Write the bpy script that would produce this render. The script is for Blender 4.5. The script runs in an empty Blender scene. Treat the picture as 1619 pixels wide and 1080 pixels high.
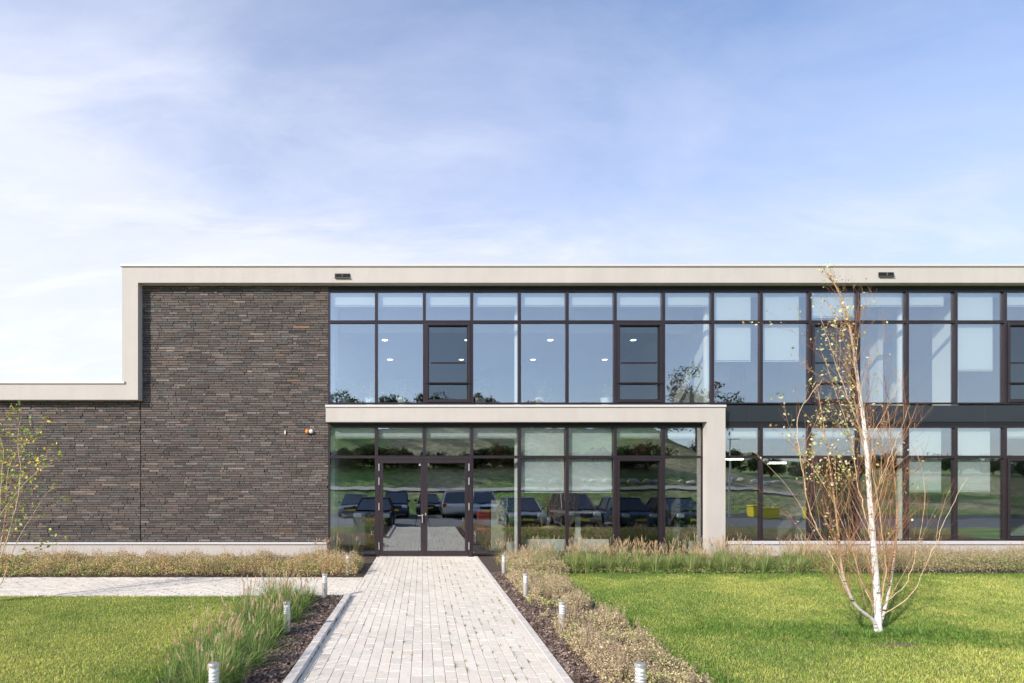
import bpy, math, random
import numpy as np
from mathutils import Vector, Matrix
R = math.radians
random.seed(7); rng = np.random.default_rng(7)
S = bpy.context.scene
COL = S.collection

# ------------------------------------------------------------------ camera, sky, sun, exposure
F, HX, HY, EYE = 900.0, 668.0, 766.0, 1.7          # focal length / principal point in photo pixels (1619 wide)
cam_d = bpy.data.cameras.new('camera'); cam = bpy.data.objects.new('camera', cam_d); COL.objects.link(cam)
cam.location = (0, 0, EYE); cam.rotation_euler = (R(90), 0, 0)
cam_d.sensor_width = 36; cam_d.lens = 36*F/1619
cam_d.shift_x = (809.5-HX)/1619; cam_d.shift_y = (HY-540)/1619
cam_d.clip_start = 0.05; cam_d.clip_end = 2000
S.camera = cam

SUN_EL, SUN_AZ = R(28), R(44)                       # azimuth to the left of the facade normal, behind the camera
sun_dir = Vector((-math.sin(SUN_AZ)*math.cos(SUN_EL), -math.cos(SUN_AZ)*math.cos(SUN_EL), math.sin(SUN_EL)))
sd = bpy.data.lights.new('sun', 'SUN'); sd.energy = 3.2; sd.angle = R(0.8); sd.color = (1, .92, .81)
sun = bpy.data.objects.new('sun', sd); COL.objects.link(sun)
sun.rotation_euler = sun_dir.to_track_quat('Z', 'Y').to_euler()

w = bpy.data.worlds.new('World'); S.world = w; w.use_nodes = True
nt = w.node_tree; N = nt.nodes; L = nt.links
for n in list(N): N.remove(n)
def nn(t, **k):
    n = N.new(t)
    for a, b in k.items(): setattr(n, a, b)
    return n
def mth(op, a, b=None, clamp=False):
    n = nn('ShaderNodeMath', operation=op); n.use_clamp = clamp
    for i, v in enumerate((a, b)):
        if v is None: continue
        if isinstance(v, (int, float)): n.inputs[i].default_value = v
        else: L.new(v, n.inputs[i])
    return n.outputs[0]
sky = nn('ShaderNodeTexSky', sky_type='NISHITA'); sky.sun_disc = False
sky.sun_elevation = SUN_EL; sky.sun_rotation = math.atan2(sun_dir.x, sun_dir.y)
sky.air_density = 1.0; sky.dust_density = 0.6; sky.ozone_density = 2.5
tc = nn('ShaderNodeTexCoord'); sep = nn('ShaderNodeSeparateXYZ'); L.new(tc.outputs['Generated'], sep.inputs[0])
X_, Y_, Z_ = sep.outputs
zz = mth('ADD', mth('MAXIMUM', Z_, 0.0), 0.22)
cmb = nn('ShaderNodeCombineXYZ'); L.new(mth('DIVIDE', X_, zz), cmb.inputs[0]); L.new(mth('DIVIDE', Y_, zz), cmb.inputs[1])
mp = nn('ShaderNodeMapping'); mp.inputs['Rotation'].default_value = (0, 0, R(-38)); mp.inputs['Scale'].default_value = (1.0, 1.9, 1)
mp.inputs['Location'].default_value = (3.1, 1.7, 0)
L.new(cmb.outputs[0], mp.inputs[0])
ns = nn('ShaderNodeTexNoise'); ns.inputs['Scale'].default_value = 1.5; ns.inputs['Detail'].default_value = 12; ns.inputs['Roughness'].default_value = .62; ns.inputs['Distortion'].default_value = .35
L.new(mp.outputs[0], ns.inputs['Vector'])
# thin high cloud: patchy, thicker low down and towards the left
low = mth('SUBTRACT', 1.0, mth('MULTIPLY', mth('MAXIMUM', Z_, 0.0), 1.55), True)
left = mth('MULTIPLY', X_, -0.30)
bias = mth('ADD', mth('MULTIPLY', low, 1.4), mth('MULTIPLY', left, 1.6))
cl = mth('ADD', mth('MULTIPLY', mth('SUBTRACT', ns.outputs['Fac'], .5), .95), mth('ADD', bias, 0.29))
front = mth('ADD', mth('MULTIPLY', Y_, 0.30), 0.70)
mp2 = nn('ShaderNodeMapping'); mp2.inputs['Rotation'].default_value = (0, 0, R(-52)); mp2.inputs['Scale'].default_value = (1.6, 4.2, 1); L.new(cmb.outputs[0], mp2.inputs[0])
ns2 = nn('ShaderNodeTexNoise'); ns2.inputs['Scale'].default_value = 1.3; ns2.inputs['Detail'].default_value = 10; ns2.inputs['Roughness'].default_value = .6; ns2.inputs['Distortion'].default_value = .9
L.new(mp2.outputs[0], ns2.inputs['Vector'])
wisp = mth('MULTIPLY', mth('SUBTRACT', ns2.outputs['Fac'], .50), 3.2, True)
wisp = mth('MULTIPLY', wisp, mth('MULTIPLY', mth('ADD', low, mth('MULTIPLY', left, .8)), .55, True))
cov = mth('MULTIPLY', mth('ADD', mth('MULTIPLY', cl, 1.0, True), wisp, True), front)
mx = nn('ShaderNodeMix', data_type='RGBA')
tint = nn('ShaderNodeMix', data_type='RGBA', blend_type='MULTIPLY'); tint.inputs['Factor'].default_value = 1
L.new(sky.outputs[0], tint.inputs['A']); tint.inputs['B'].default_value = (1.0, 1.01, 1.09, 1)
cc = nn('ShaderNodeMix', data_type='RGBA'); cc.inputs['A'].default_value = (3.55, 3.80, 4.80, 1); cc.inputs['B'].default_value = (4.75, 4.9, 5.25, 1)
L.new(mth('ADD', mth('MULTIPLY', low, .75), mth('ADD', mth('MULTIPLY', left, 1.3), mth('ADD', mth('MULTIPLY', mth('SUBTRACT', ns.outputs['Fac'], .62), 1.0), mth('MULTIPLY', wisp, 1.5))), True), cc.inputs['Factor'])
L.new(cov, mx.inputs['Factor']); L.new(tint.outputs['Result'], mx.inputs['A']); L.new(cc.outputs['Result'], mx.inputs['B'])
bg = nn('ShaderNodeBackground'); bg.inputs['Strength'].default_value = 0.142
L.new(mx.outputs['Result'], bg.inputs[0])
wo = nn('ShaderNodeOutputWorld'); L.new(bg.outputs[0], wo.inputs[0])

S.view_settings.view_transform = 'Standard'; S.view_settings.look = 'None'
S.view_settings.exposure = 0.66; S.view_settings.gamma = 1
S.render.engine = 'CYCLES'
S.cycles.max_bounces = 8; S.cycles.transparent_max_bounces = 16; S.cycles.glossy_bounces = 4; S.cycles.diffuse_bounces = 4

# ------------------------------------------------------------------ helpers
def fx(px, Y): return (px-HX)*Y/F
def fz(py, Y): return EYE+(HY-py)*Y/F

class MB:
    """collects polygons for ONE mesh"""
    def __init__(s): s.v = []; s.f = []; s.c = []; s.n = 0
    def add(s, verts, faces, col=None):
        verts = [tuple(v) for v in verts]
        s.v += verts; s.f += [tuple(i+s.n for i in f) for f in faces]
        s.c += [col or (1, 1, 1, 1)]*len(verts); s.n += len(verts)
    def box(s, x0, x1, y0, y1, z0, z1, col=None, ch=0.0):
        if ch <= 0:
            V = [(x, y, z) for x in (x0, x1) for y in (y0, y1) for z in (z0, z1)]
            s.add(V, [(0,1,3,2), (4,6,7,5), (0,4,5,1), (2,3,7,6), (0,2,6,4), (1,5,7,3)], col)
        else:
            s.cbox(x0, x1, y0, y1, z0, z1, ch, col)
    def cbox(s, x0, x1, y0, y1, z0, z1, c, col=None):
        """box with all edges chamfered"""
        V = []; idx = {}
        for sx in (0, 1):
            for sy in (0, 1):
                for sz in (0, 1):
                    X = (x0, x1)[sx]; Y = (y0, y1)[sy]; Z = (z0, z1)[sz]
                    dx = c*(1-2*sx); dy = c*(1-2*sy); dz = c*(1-2*sz)
                    idx[sx, sy, sz] = len(V)
                    V += [(X, Y+dy, Z+dz), (X+dx, Y, Z+dz), (X+dx, Y+dy, Z)]
        Fs = []
        def q(a, b, c_, d, k): Fs.append((idx[a]+k, idx[b]+k, idx[c_]+k, idx[d]+k))
        for sx in (0, 1): q((sx,0,0), (sx,1,0), (sx,1,1), (sx,0,1), 0)
        for sy in (0, 1): q((0,sy,0), (1,sy,0), (1,sy,1), (0,sy,1), 1)
        for sz in (0, 1): q((0,0,sz), (1,0,sz), (1,1,sz), (0,1,sz), 2)
        for a in (0, 1):
            for b in (0, 1):
                Fs.append((idx[a,b,0]+0, idx[a,b,0]+1, idx[a,b,1]+1, idx[a,b,1]+0))
                Fs.append((idx[a,0,b]+0, idx[a,0,b]+2, idx[a,1,b]+2, idx[a,1,b]+0))
                Fs.append((idx[0,a,b]+1, idx[0,a,b]+2, idx[1,a,b]+2, idx[1,a,b]+1))
                for d in (0, 1): pass
        for k in idx.values(): Fs.append((k, k+1, k+2))
        s.add(V, Fs, col)
    def frame(s, x0, x1, z0, z1, t, y0, y1, tb=None, tt=None, ch=0.0):
        tb = t if tb is None else tb; tt = t if tt is None else tt
        s.box(x0, x1, y0, y1, z0, z0+tb, ch=ch); s.box(x0, x1, y0, y1, z1-tt, z1, ch=ch)
        s.box(x0, x0+t, y0+.001, y1-.001, z0+tb, z1-tt); s.box(x1-t, x1, y0+.001, y1-.001, z0+tb, z1-tt)
    def tube(s, pts, rad, n=8, col=None, caps=True):
        pts = [Vector(p) for p in pts]
        if not hasattr(rad, '__len__'): rad = [rad]*len(pts)
        up = Vector((0.13, .31, 1)).normalized(); V = []; Fs = []
        for i, p in enumerate(pts):
            t = (pts[min(i+1, len(pts)-1)]-pts[max(i-1, 0)]).normalized()
            a = t.cross(up)
            if a.length < .05: a = t.cross(Vector((1, 0, 0)))
            a.normalize(); b = t.cross(a)
            for k in range(n):
                an = 2*math.pi*k/n
                V.append(p+(a*math.cos(an)+b*math.sin(an))*rad[i])
        for i in range(len(pts)-1):
            for k in range(n):
                k2 = (k+1) % n
                Fs.append((i*n+k, i*n+k2, (i+1)*n+k2, (i+1)*n+k))
        if caps:
            Fs.append(tuple(range(n))[::-1]); Fs.append(tuple((len(pts)-1)*n+k for k in range(n)))
        s.add(V, Fs, col)
    def lathe(s, prof, cx=0, cy=0, n=20, col=None):
        V = []; Fs = []
        for r, z in prof:
            for k in range(n):
                a = 2*math.pi*k/n; V.append((cx+r*math.cos(a), cy+r*math.sin(a), z))
        for i in range(len(prof)-1):
            for k in range(n):
                k2 = (k+1) % n; Fs.append((i*n+k, i*n+k2, (i+1)*n+k2, (i+1)*n+k))
        Fs.append(tuple(range(n))[::-1]); Fs.append(tuple((len(prof)-1)*n+k for k in range(n)))
        s.add(V, Fs, col)
    def build(s, name, m, parent=None, smooth=False, loc=None, colour=False):
        me = bpy.data.meshes.new(name); me.from_pydata(s.v, [], s.f); me.materials.append(m)
        if colour:
            a = me.color_attributes.new('Col', 'FLOAT_COLOR', 'POINT')
            a.data.foreach_set('color', np.array(s.c, dtype=np.float32).ravel())
        me.validate()
        import bmesh
        b = bmesh.new(); b.from_mesh(me); bmesh.ops.recalc_face_normals(b, faces=b.faces); b.to_mesh(me); b.free()
        if smooth: me.polygons.foreach_set('use_smooth', [True]*len(me.polygons))
        o = bpy.data.objects.new(name, me); COL.objects.link(o)
        if parent: o.parent = parent
        if loc: o.location = loc
        return o

def np_mesh(name, V, nper, faces_local, C, m, parent=None):
    """V: (k, nper, 3) vertices of k equal little pieces; faces_local: list of equal-length index tuples"""
    k = len(V); fl = np.array(faces_local); nf, fs = fl.shape
    idx = (fl[None] + (np.arange(k)*nper)[:, None, None]).reshape(-1)
    me = bpy.data.meshes.new(name)
    me.vertices.add(k*nper); me.vertices.foreach_set('co', V.reshape(-1).astype(np.float32))
    me.loops.add(len(idx)); me.loops.foreach_set('vertex_index', idx.astype(np.int32))
    me.polygons.add(k*nf); me.polygons.foreach_set('loop_start', (np.arange(k*nf)*fs).astype(np.int32))
    me.update(calc_edges=True)
    a = me.color_attributes.new('Col', 'FLOAT_COLOR', 'POINT')
    CC = np.ones((k, nper, 4), np.float32); CC[..., :3] = C if C.ndim == 3 else C[:, None, :]
    a.data.foreach_set('color', CC.ravel())
    me.materials.append(m)
    o = bpy.data.objects.new(name, me); COL.objects.link(o)
    if parent: o.parent = parent
    return o

def tag(o, label=None, cat=None, group=None, kind=None):
    if label: o['label'] = label
    if cat: o['category'] = cat
    if group: o['group'] = group
    if kind: o['kind'] = kind
    return o
def empty(name, loc, label, cat, group=None, rz=0):
    o = bpy.data.objects.new(name, None); COL.objects.link(o); o.location = loc; o.rotation_euler.z = rz
    o.empty_display_size = .2
    return tag(o, label, cat, group)
def children(o): return [c for c in bpy.data.objects if c.parent == o]
def copy_tree(o, parent=None):
    c = o.copy(); COL.objects.link(c); c.parent = parent
    for ch in children(o): copy_tree(ch, c)
    return c

# ------------------------------------------------------------------ materials
def mat(name, col, rough=.6, metal=0, noise=None, bump=None, attr=False, spec=.5, stain=None):
    """noise=(scale, amount, detail); bump=(scale, strength, distance)"""
    m = bpy.data.materials.new(name); m.use_nodes = True; t = m.node_tree
    p = t.nodes['Principled BSDF']; p.inputs['Roughness'].default_value = rough; p.inputs['Metallic'].default_value = metal
    p.inputs['Specular IOR Level'].default_value = spec
    p.inputs['Base Color'].default_value = (*col, 1)
    src = None
    g = t.nodes.new('ShaderNodeNewGeometry')
    if attr:
        a = t.nodes.new('ShaderNodeVertexColor'); a.layer_name = 'Col'; src = a.outputs[0]
    if noise:
        n = t.nodes.new('ShaderNodeTexNoise'); n.inputs['Scale'].default_value = noise[0]; n.inputs['Detail'].default_value = noise[2] if len(noise) > 2 else 6
        t.links.new(g.outputs['Position'], n.inputs['Vector'])
        r = t.nodes.new('ShaderNodeMapRange'); r.inputs['From Min'].default_value = .3; r.inputs['From Max'].default_value = .7
        r.inputs['To Min'].default_value = 1-noise[1]; r.inputs['To Max'].default_value = 1+noise[1]
        t.links.new(n.outputs['Fac'], r.inputs['Value'])
        mm = t.nodes.new('ShaderNodeVectorMath'); mm.operation = 'SCALE'
        if src: t.links.new(src, mm.inputs[0])
        else: mm.inputs[0].default_value = col
        t.links.new(r.outputs[0], mm.inputs['Scale']); src = mm.outputs[0]
    if stain:                                               # (scale vector, amount): soft large stains and runs
        mp_ = t.nodes.new('ShaderNodeMapping'); mp_.inputs['Scale'].default_value = stain[0]; t.links.new(g.outputs['Position'], mp_.inputs[0])
        n = t.nodes.new('ShaderNodeTexNoise'); n.inputs['Scale'].default_value = 1; n.inputs['Detail'].default_value = 7; n.inputs['Roughness'].default_value = .6
        t.links.new(mp_.outputs[0], n.inputs['Vector'])
        r = t.nodes.new('ShaderNodeMapRange'); r.inputs['From Min'].default_value = .32; r.inputs['From Max'].default_value = .68
        r.inputs['To Min'].default_value = 1-stain[1]; r.inputs['To Max'].default_value = 1+stain[1]; t.links.new(n.outputs['Fac'], r.inputs['Value'])
        mm = t.nodes.new('ShaderNodeVectorMath'); mm.operation = 'SCALE'; t.links.new(src, mm.inputs[0]); t.links.new(r.outputs[0], mm.inputs['Scale']); src = mm.outputs[0]
    if src: t.links.new(src, p.inputs['Base Color'])
    if bump:
        n = t.nodes.new('ShaderNodeTexNoise'); n.inputs['Scale'].default_value = bump[0]; n.inputs['Detail'].default_value = 5
        t.links.new(g.outputs['Position'], n.inputs['Vector'])
        b = t.nodes.new('ShaderNodeBump'); b.inputs['Strength'].default_value = bump[1]; b.inputs['Distance'].default_value = bump[2]
        t.links.new(n.outputs['Fac'], b.inputs['Height']); t.links.new(b.outputs[0], p.inputs['Normal'])
    return m
def leaf_mat(name, trans=.3, rough=.65):
    m = mat(name, (1, 1, 1), rough, attr=True, spec=.25); t = m.node_tree
    p = t.nodes['Principled BSDF']; o = t.nodes['Material Output']
    tr = t.nodes.new('ShaderNodeBsdfTranslucent'); mx = t.nodes.new('ShaderNodeMixShader'); mx.inputs[0].default_value = trans
    a = [n for n in t.nodes if n.type == 'VERTEX_COLOR'][0]
    t.links.new(a.outputs[0], tr.inputs[0])
    t.links.new(p.outputs[0], mx.inputs[1]); t.links.new(tr.outputs[0], mx.inputs[2]); t.links.new(mx.outputs[0], o.inputs[0])
    return m
def emis(name, col, s):
    m = bpy.data.materials.new(name); m.use_nodes = True; p = m.node_tree.nodes['Principled BSDF']
    p.inputs['Base Color'].default_value = (*col, 1); p.inputs['Emission Color'].default_value = (*col, 1); p.inputs['Emission Strength'].default_value = s
    return m
def glass_mat(name, refl, tint, wob=.0007):
    m = bpy.data.materials.new(name); m.use_nodes = True; t = m.node_tree; t.nodes.remove(t.nodes['Principled BSDF'])
    o = t.nodes['Material Output']
    tr = t.nodes.new('ShaderNodeBsdfTransparent'); tr.inputs[0].default_value = (*tint, 1)
    gl = t.nodes.new('ShaderNodeBsdfGlossy'); gl.inputs['Roughness'].default_value = 0.0; gl.inputs[0].default_value = (.93, .97, 1, 1)
    gg = t.nodes.new('ShaderNodeNewGeometry'); dt = t.nodes.new('ShaderNodeVectorMath'); dt.operation = 'DOT_PRODUCT'
    t.links.new(gg.outputs['Incoming'], dt.inputs[0]); t.links.new(gg.outputs['Normal'], dt.inputs[1])
    def mt(op, a, b=None):
        q = t.nodes.new('ShaderNodeMath'); q.operation = op
        for i, v in enumerate((a, b)):
            if v is None: continue
            if isinstance(v, (int, float)): q.inputs[i].default_value = v
            else: t.links.new(v, q.inputs[i])
        return q
    # Schlick reflectance, the same from either side of the pane
    ad = mt('ADD', mt('MULTIPLY', mt('POWER', mt('SUBTRACT', 1.0, mt('ABSOLUTE', dt.outputs['Value']).outputs[0]).outputs[0], 5.0).outputs[0], 1-refl).outputs[0], refl)
    mx = t.nodes.new('ShaderNodeMixShader'); t.links.new(ad.outputs[0], mx.inputs[0]); t.links.new(tr.outputs[0], mx.inputs[1]); t.links.new(gl.outputs[0], mx.inputs[2])
    t.links.new(mx.outputs[0], o.inputs[0])
    g = t.nodes.new('ShaderNodeNewGeometry'); n = t.nodes.new('ShaderNodeTexNoise'); n.inputs['Scale'].default_value = 2.2; n.inputs['Detail'].default_value = 1
    t.links.new(g.outputs['Position'], n.inputs['Vector'])
    b = t.nodes.new('ShaderNodeBump'); b.inputs['Strength'].default_value = 1; b.inputs['Distance'].default_value = wob
    t.links.new(n.outputs['Fac'], b.inputs['Height']); t.links.new(b.outputs[0], gl.inputs['Normal'])
    return m

M = {}
M['stucco'] = mat('stucco', (.515, .475, .435), .85, noise=(1.3, .04), stain=((5, 5, .7), .03), bump=(120, .35, .003))
M['cap'] = mat('painted_metal_cap', (.62, .60, .59), .45)
M['frame'] = mat('window_frame', (.026, .017, .021), .38, noise=(3, .12))
M['gasket'] = mat('gasket', (.008, .008, .009), .6)
M['spandrel'] = mat('spandrel', (.022, .028, .032), .35, noise=(1, .1))
M['brick'] = mat('brick', (.1, .09, .085), .9, attr=True, noise=(45, .28, 8), stain=((.9, .9, 1.3), .17), bump=(60, .8, .006))
M['mortar'] = mat('mortar', (.055, .047, .042), .95, noise=(30, .3))
M['paver'] = mat('paver', (.6, .57, .54), .88, attr=True, noise=(28, .09, 8), stain=((1.1, .9, 1), .07), bump=(250, .4, .002))
M['joint'] = mat('joint_sand', (.20, .17, .13), .95, noise=(60, .5), bump=(90, .6, .004))
M['kerb'] = mat('kerb_concrete', (.68, .62, .55), .9, noise=(14, .16, 8), bump=(160, .5, .002))
M['soil'] = mat('soil', (.09, .062, .048), .98, noise=(22, .55, 10), bump=(35, 1, .03))
M['glass'] = glass_mat('glass', .245, (.93, .965, .96))
M['glass_dark'] = glass_mat('glass_dark', .10, (.62, .68, .70))
M['steel'] = mat('brushed_steel', (.62, .61, .60), .35, metal=.85, noise=(30, .1))
M['grille'] = mat('dark_grille', (.13, .12, .115), .5)
M['bollard'] = mat('weathered_aluminium', (.56, .54, .52), .42, metal=.6, noise=(35, .12, 8))
M['white_paint'] = mat('white_paint', (.78, .78, .76), .55)
M['shaded_paint'] = mat('shaded_interior_paint', (.20, .20, .19), .8)  # wall colour darkened, so the dimness of the rooms is in the paint
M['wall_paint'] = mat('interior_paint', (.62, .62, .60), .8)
M['blind'] = mat('blind_fabric', (.60, .62, .62), .85)
M['floor_in'] = mat('interior_floor', (.16, .15, .14), .5, noise=(4, .2))
M['ceiling'] = mat('ceiling_board', (.60, .60, .58), .9)
M['lamp'] = emis('downlight_glow', (1, .93, .8), 5)
M['leaf'] = leaf_mat('foliage')
M['grass'] = leaf_mat('lawn_grass', .35, .7)
M['twig'] = mat('twig', (.2, .1, .05), .7, attr=True, noise=(40, .25))
M['orange'] = mat('orange_plastic', (.85, .25, .03), .35)
M['black_plastic'] = mat('black_plastic', (.015, .015, .017), .45)
M['dark_screen'] = mat('screen', (.02, .025, .03), .2)
M['car_glass'] = mat('car_glass', (.16, .18, .20), .08, metal=.6)
M['wood'] = mat('wood_laminate', (.35, .24, .15), .5, noise=(6, .2))
M['red_fabric'] = mat('red_fabric', (.42, .06, .03), .8)
M['blue_fabric'] = mat('blue_fabric', (.02, .10, .30), .8)
M['grey_fabric'] = mat('grey_fabric', (.08, .09, .1), .85)
M['beige'] = mat('beige_board', (.42, .40, .30), .8)
M['asphalt'] = mat('asphalt', (.19, .19, .19), .9, noise=(3, .12), bump=(80, .5, .01))
M['yellow'] = mat('yellow_plastic', (.75, .62, .03), .5)
M['rock'] = mat('boulder_stone', (.62, .59, .57), .9, noise=(3, .3), bump=(6, .8, .1))
M['lens'] = mat('frosted_lens', (.80, .80, .78), .25, spec=.6)

# birch bark: white with dark horizontal flecks
def bark():
    m = mat('birch_bark', (.74, .70, .66), .75); t = m.node_tree; p = t.nodes['Principled BSDF']
    g = t.nodes.new('ShaderNodeNewGeometry'); mp = t.nodes.new('ShaderNodeMapping'); mp.inputs['Scale'].default_value = (9, 9, 42)
    n = t.nodes.new('ShaderNodeTexNoise'); n.inputs['Scale'].default_value = 1; n.inputs['Detail'].default_value = 4
    t.links.new(g.outputs['Position'], mp.inputs[0]); t.links.new(mp.outputs[0], n.inputs['Vector'])
    r = t.nodes.new('ShaderNodeValToRGB'); r.color_ramp.elements[0].position = .34; r.color_ramp.elements[0].color = (.07, .055, .05, 1)
    r.color_ramp.elements[1].position = .42; r.color_ramp.elements[1].color = (.76, .72, .67, 1)
    va = t.nodes.new('ShaderNodeVertexColor'); va.layer_name = 'Col'; vm = t.nodes.new('ShaderNodeVectorMath'); vm.operation = 'MULTIPLY'
    t.links.new(n.outputs['Fac'], r.inputs[0]); t.links.new(r.outputs[0], vm.inputs[0]); t.links.new(va.outputs[0], vm.inputs[1]); t.links.new(vm.outputs[0], p.inputs['Base Color'])
    return m
M['bark'] = bark()

# ------------------------------------------------------------------ terrain
LOT = -0.43
def sstep(a, b, x): t = np.clip((x-a)/(b-a), 0, 1); return t*t*(3-2*t)
def hgt(x, y):
    x = np.asarray(x, float); y = np.asarray(y, float)
    base = np.where(y > 4.1, -.03, np.where(y < 0, LOT, -.03+(LOT+.03)*(4.1-y)/4.1))
    crest = 9.3 + (2.9-9.3)*sstep(25, 40, x)
    up = np.clip((-13-y)/32, 0, 1)
    hill = (crest-LOT)*(up*.75+.25*up*up) + np.sin(x*.21+y*.13)*.25*up
    far = sstep(-60, -260, y)*14*(.6+.4*np.sin(x*.011+1))
    return base + np.where(y < -13, hill+far, 0)
def grid_mesh(name, xs, ys, m, off=0, kind='structure'):
    Xg, Yg = np.meshgrid(xs, ys); Zg = hgt(Xg, Yg)+off
    V = np.stack([Xg, Yg, Zg], -1).reshape(-1, 3); nx = len(xs)
    Fs = [(j*nx+i, j*nx+i+1, (j+1)*nx+i+1, (j+1)*nx+i) for j in range(len(ys)-1) for i in range(nx-1)]
    me = bpy.data.meshes.new(name); me.from_pydata(V.tolist(), [], Fs); me.materials.append(m)
    me.polygons.foreach_set('use_smooth', [True]*len(me.polygons))
    o = bpy.data.objects.new(name, me); COL.objects.link(o); tag(o, kind=kind)
    return o
gm = mat('meadow', (.07, .10, .025), .95, bump=(2.5, 1, .25)); t = gm.node_tree; p = t.nodes['Principled BSDF']
g = t.nodes.new('ShaderNodeNewGeometry'); n1 = t.nodes.new('ShaderNodeTexNoise'); n1.inputs['Scale'].default_value = .09; n1.inputs['Detail'].default_value = 9
t.links.new(g.outputs['Position'], n1.inputs['Vector'])
r = t.nodes.new('ShaderNodeValToRGB'); e = r.color_ramp.elements
e[0].position = .42; e[0].color = (.19, .32, .07, 1); e[1].position = .6; e[1].color = (.46, .42, .22, 1)
t.links.new(n1.outputs['Fac'], r.inputs[0])
n2_ = t.nodes.new('ShaderNodeTexNoise'); n2_.inputs['Scale'].default_value = 1.6; n2_.inputs['Detail'].default_value = 10; n2_.inputs['Roughness'].default_value = .7; t.links.new(g.outputs['Position'], n2_.inputs['Vector'])
r2 = t.nodes.new('ShaderNodeMapRange'); r2.inputs['From Min'].default_value = .35; r2.inputs['From Max'].default_value = .65; r2.inputs['To Min'].default_value = .45; r2.inputs['To Max'].default_value = 1.45; t.links.new(n2_.outputs['Fac'], r2.inputs['Value'])
sc_ = t.nodes.new('ShaderNodeVectorMath'); sc_.operation = 'SCALE'; t.links.new(r.outputs[0], sc_.inputs[0]); t.links.new(r2.outputs[0], sc_.inputs['Scale']); t.links.new(sc_.outputs[0], p.inputs['Base Color'])
xs = np.concatenate([[-900, -500, -300, -150], np.arange(-90, 91, 3), [150, 300, 500, 900]])
ys = np.concatenate([[-900, -500, -300, -260, -200, -150, -120, -90, -75, -60], np.arange(-51, -13, 2), [-13, -8, 0, 4.1, 8, 30, 100, 400, 900]])
grid_mesh('ground', xs, ys, gm)
grid_mesh('road', np.arange(-60, 61, 4.), np.array([-8.4, -4., 0.15]), M['asphalt'], .02)
grid_mesh('parking_bay', np.arange(-60, 61, 4.), np.array([-13.0, -8.45]), mat('bay_asphalt', (.09, .09, .09), .9, noise=(3, .15)), .02)
grid_mesh('hill_path', np.arange(-60, 31, 3.), np.array([-20.3, -19.85, -19.4]), M['kerb'], .12)

# ------------------------------------------------------------------ ground around the building
def sheet(name, x0, x1, y0, y1, z, m):
    b = MB(); b.add([(x0, y0, z), (x1, y0, z), (x1, y1, z), (x0, y1, z)], [(0, 1, 2, 3)]); o = b.build(name, m); tag(o, kind='structure'); return o
PL, PR = -1.08, 1.21          # main path between kerbs
CY0, CY1 = 8.64, 10.42        # cross path
FACE = 13.40
sheet('path_bedding', PL, PR, 4.0, FACE+.1, -.012, M['joint'])
sheet('cross_path_bedding', -22, PL, CY0+.07, CY1, -.012, M['joint'])
def pcol():
    v = random.gauss(1, .022); k = random.random()
    c = (.78, .70, .585)
    if k < .2: c = (.78, .68, .565)
    if k > .86: c = (.71, .65, .55)
    return (c[0]*v, c[1]*v, c[2]*v, 1)
def paver(b, x0, x1, y0, y1):
    g = .0010+random.random()*.0014; gy = .0003+random.random()*.0006; ch = .003; dz = random.gauss(0, .0009); tx = random.gauss(0, .0012); ty = random.gauss(0, .0012); c = pcol()
    x0 += g; x1 -= g; y0 += gy; y1 -= gy
    V = [(x0, y0, -.03), (x1, y0, -.03), (x1, y1, -.03), (x0, y1, -.03),
         (x0, y0, -ch+dz-tx-ty), (x1, y0, -ch+dz+tx-ty), (x1, y1, -ch+dz+tx+ty), (x0, y1, -ch+dz-tx+ty),
         (x0+ch, y0+.002, dz-tx-ty), (x1-ch, y0+.002, dz+tx-ty), (x1-ch, y1-.002, dz+tx+ty), (x0+ch, y1-.002, dz-tx+ty)]
    b.add(V, [(0,1,5,4), (1,2,6,5), (2,3,7,6), (3,0,4,7), (4,5,9,8), (5,6,10,9), (6,7,11,10), (7,4,8,11), (8,9,10,11)], c)
b = MB(); P = .1018
ncol = 22; xl = PL+.02
cols = [PL] + [P*k for k in range(-10, 12)] + [PR]
cols = sorted(set([c for c in cols if PL-1e-6 <= c <= PR+1e-6])); 
if cols[1]-cols[0] < .03: cols.pop(1)
if cols[-1]-cols[-2] < .03: cols.pop(-2)
for i in range(len(cols)-1):
    y = 4.0-random.random()*.2 + (.1 if i % 2 else 0)
    while y < FACE:
        l = .2035 if random.random() > .025 else .10
        paver(b, cols[i], cols[i+1], max(y, 4.0), min(y+l, FACE)); y += l
b.build('path', M['paver'], colour=True); tag(bpy.data.objects['path'], kind='structure')
b = MB()
y = CY0+.07; j = 0
while y < CY1-.03:                                       # herringbone-like stretcher courses along the cross path
    y2 = min(y+P, CY1); x = -22 + (.1 if j % 2 else 0)
    while x < PL-.02:
        x2 = min(x+.2035, PL); paver(b, x, x2, y, y2); x = x2
    y = y2; j += 1
b.build('cross_path', M['paver'], colour=True); tag(bpy.data.objects['cross_path'], kind='structure')
def kerb_run(name, seg, z1):
    b = MB()
    for (x0, x1, y0, y1) in seg: b.cbox(x0, x1, y0, y1, -.06, z1+random.gauss(0, .001), .008)
    o = b.build(name, M['kerb']); tag(o, kind='structure')
kerb_run('kerb', [(-1.175, PL, y, min(y+.996, 8.66)) for y in np.arange(4.0, 8.66, 1.0)], .045)
kerb_run('kerb', [(PR, 1.30, y, y+.996) for y in np.arange(4.0, FACE-.2, 1.0)], .008)
kerb_run('kerb', [(x, x+.996, CY0, CY0+.07) for x in np.arange(-21.18, -1.2, 1.0)], .012)
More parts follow.
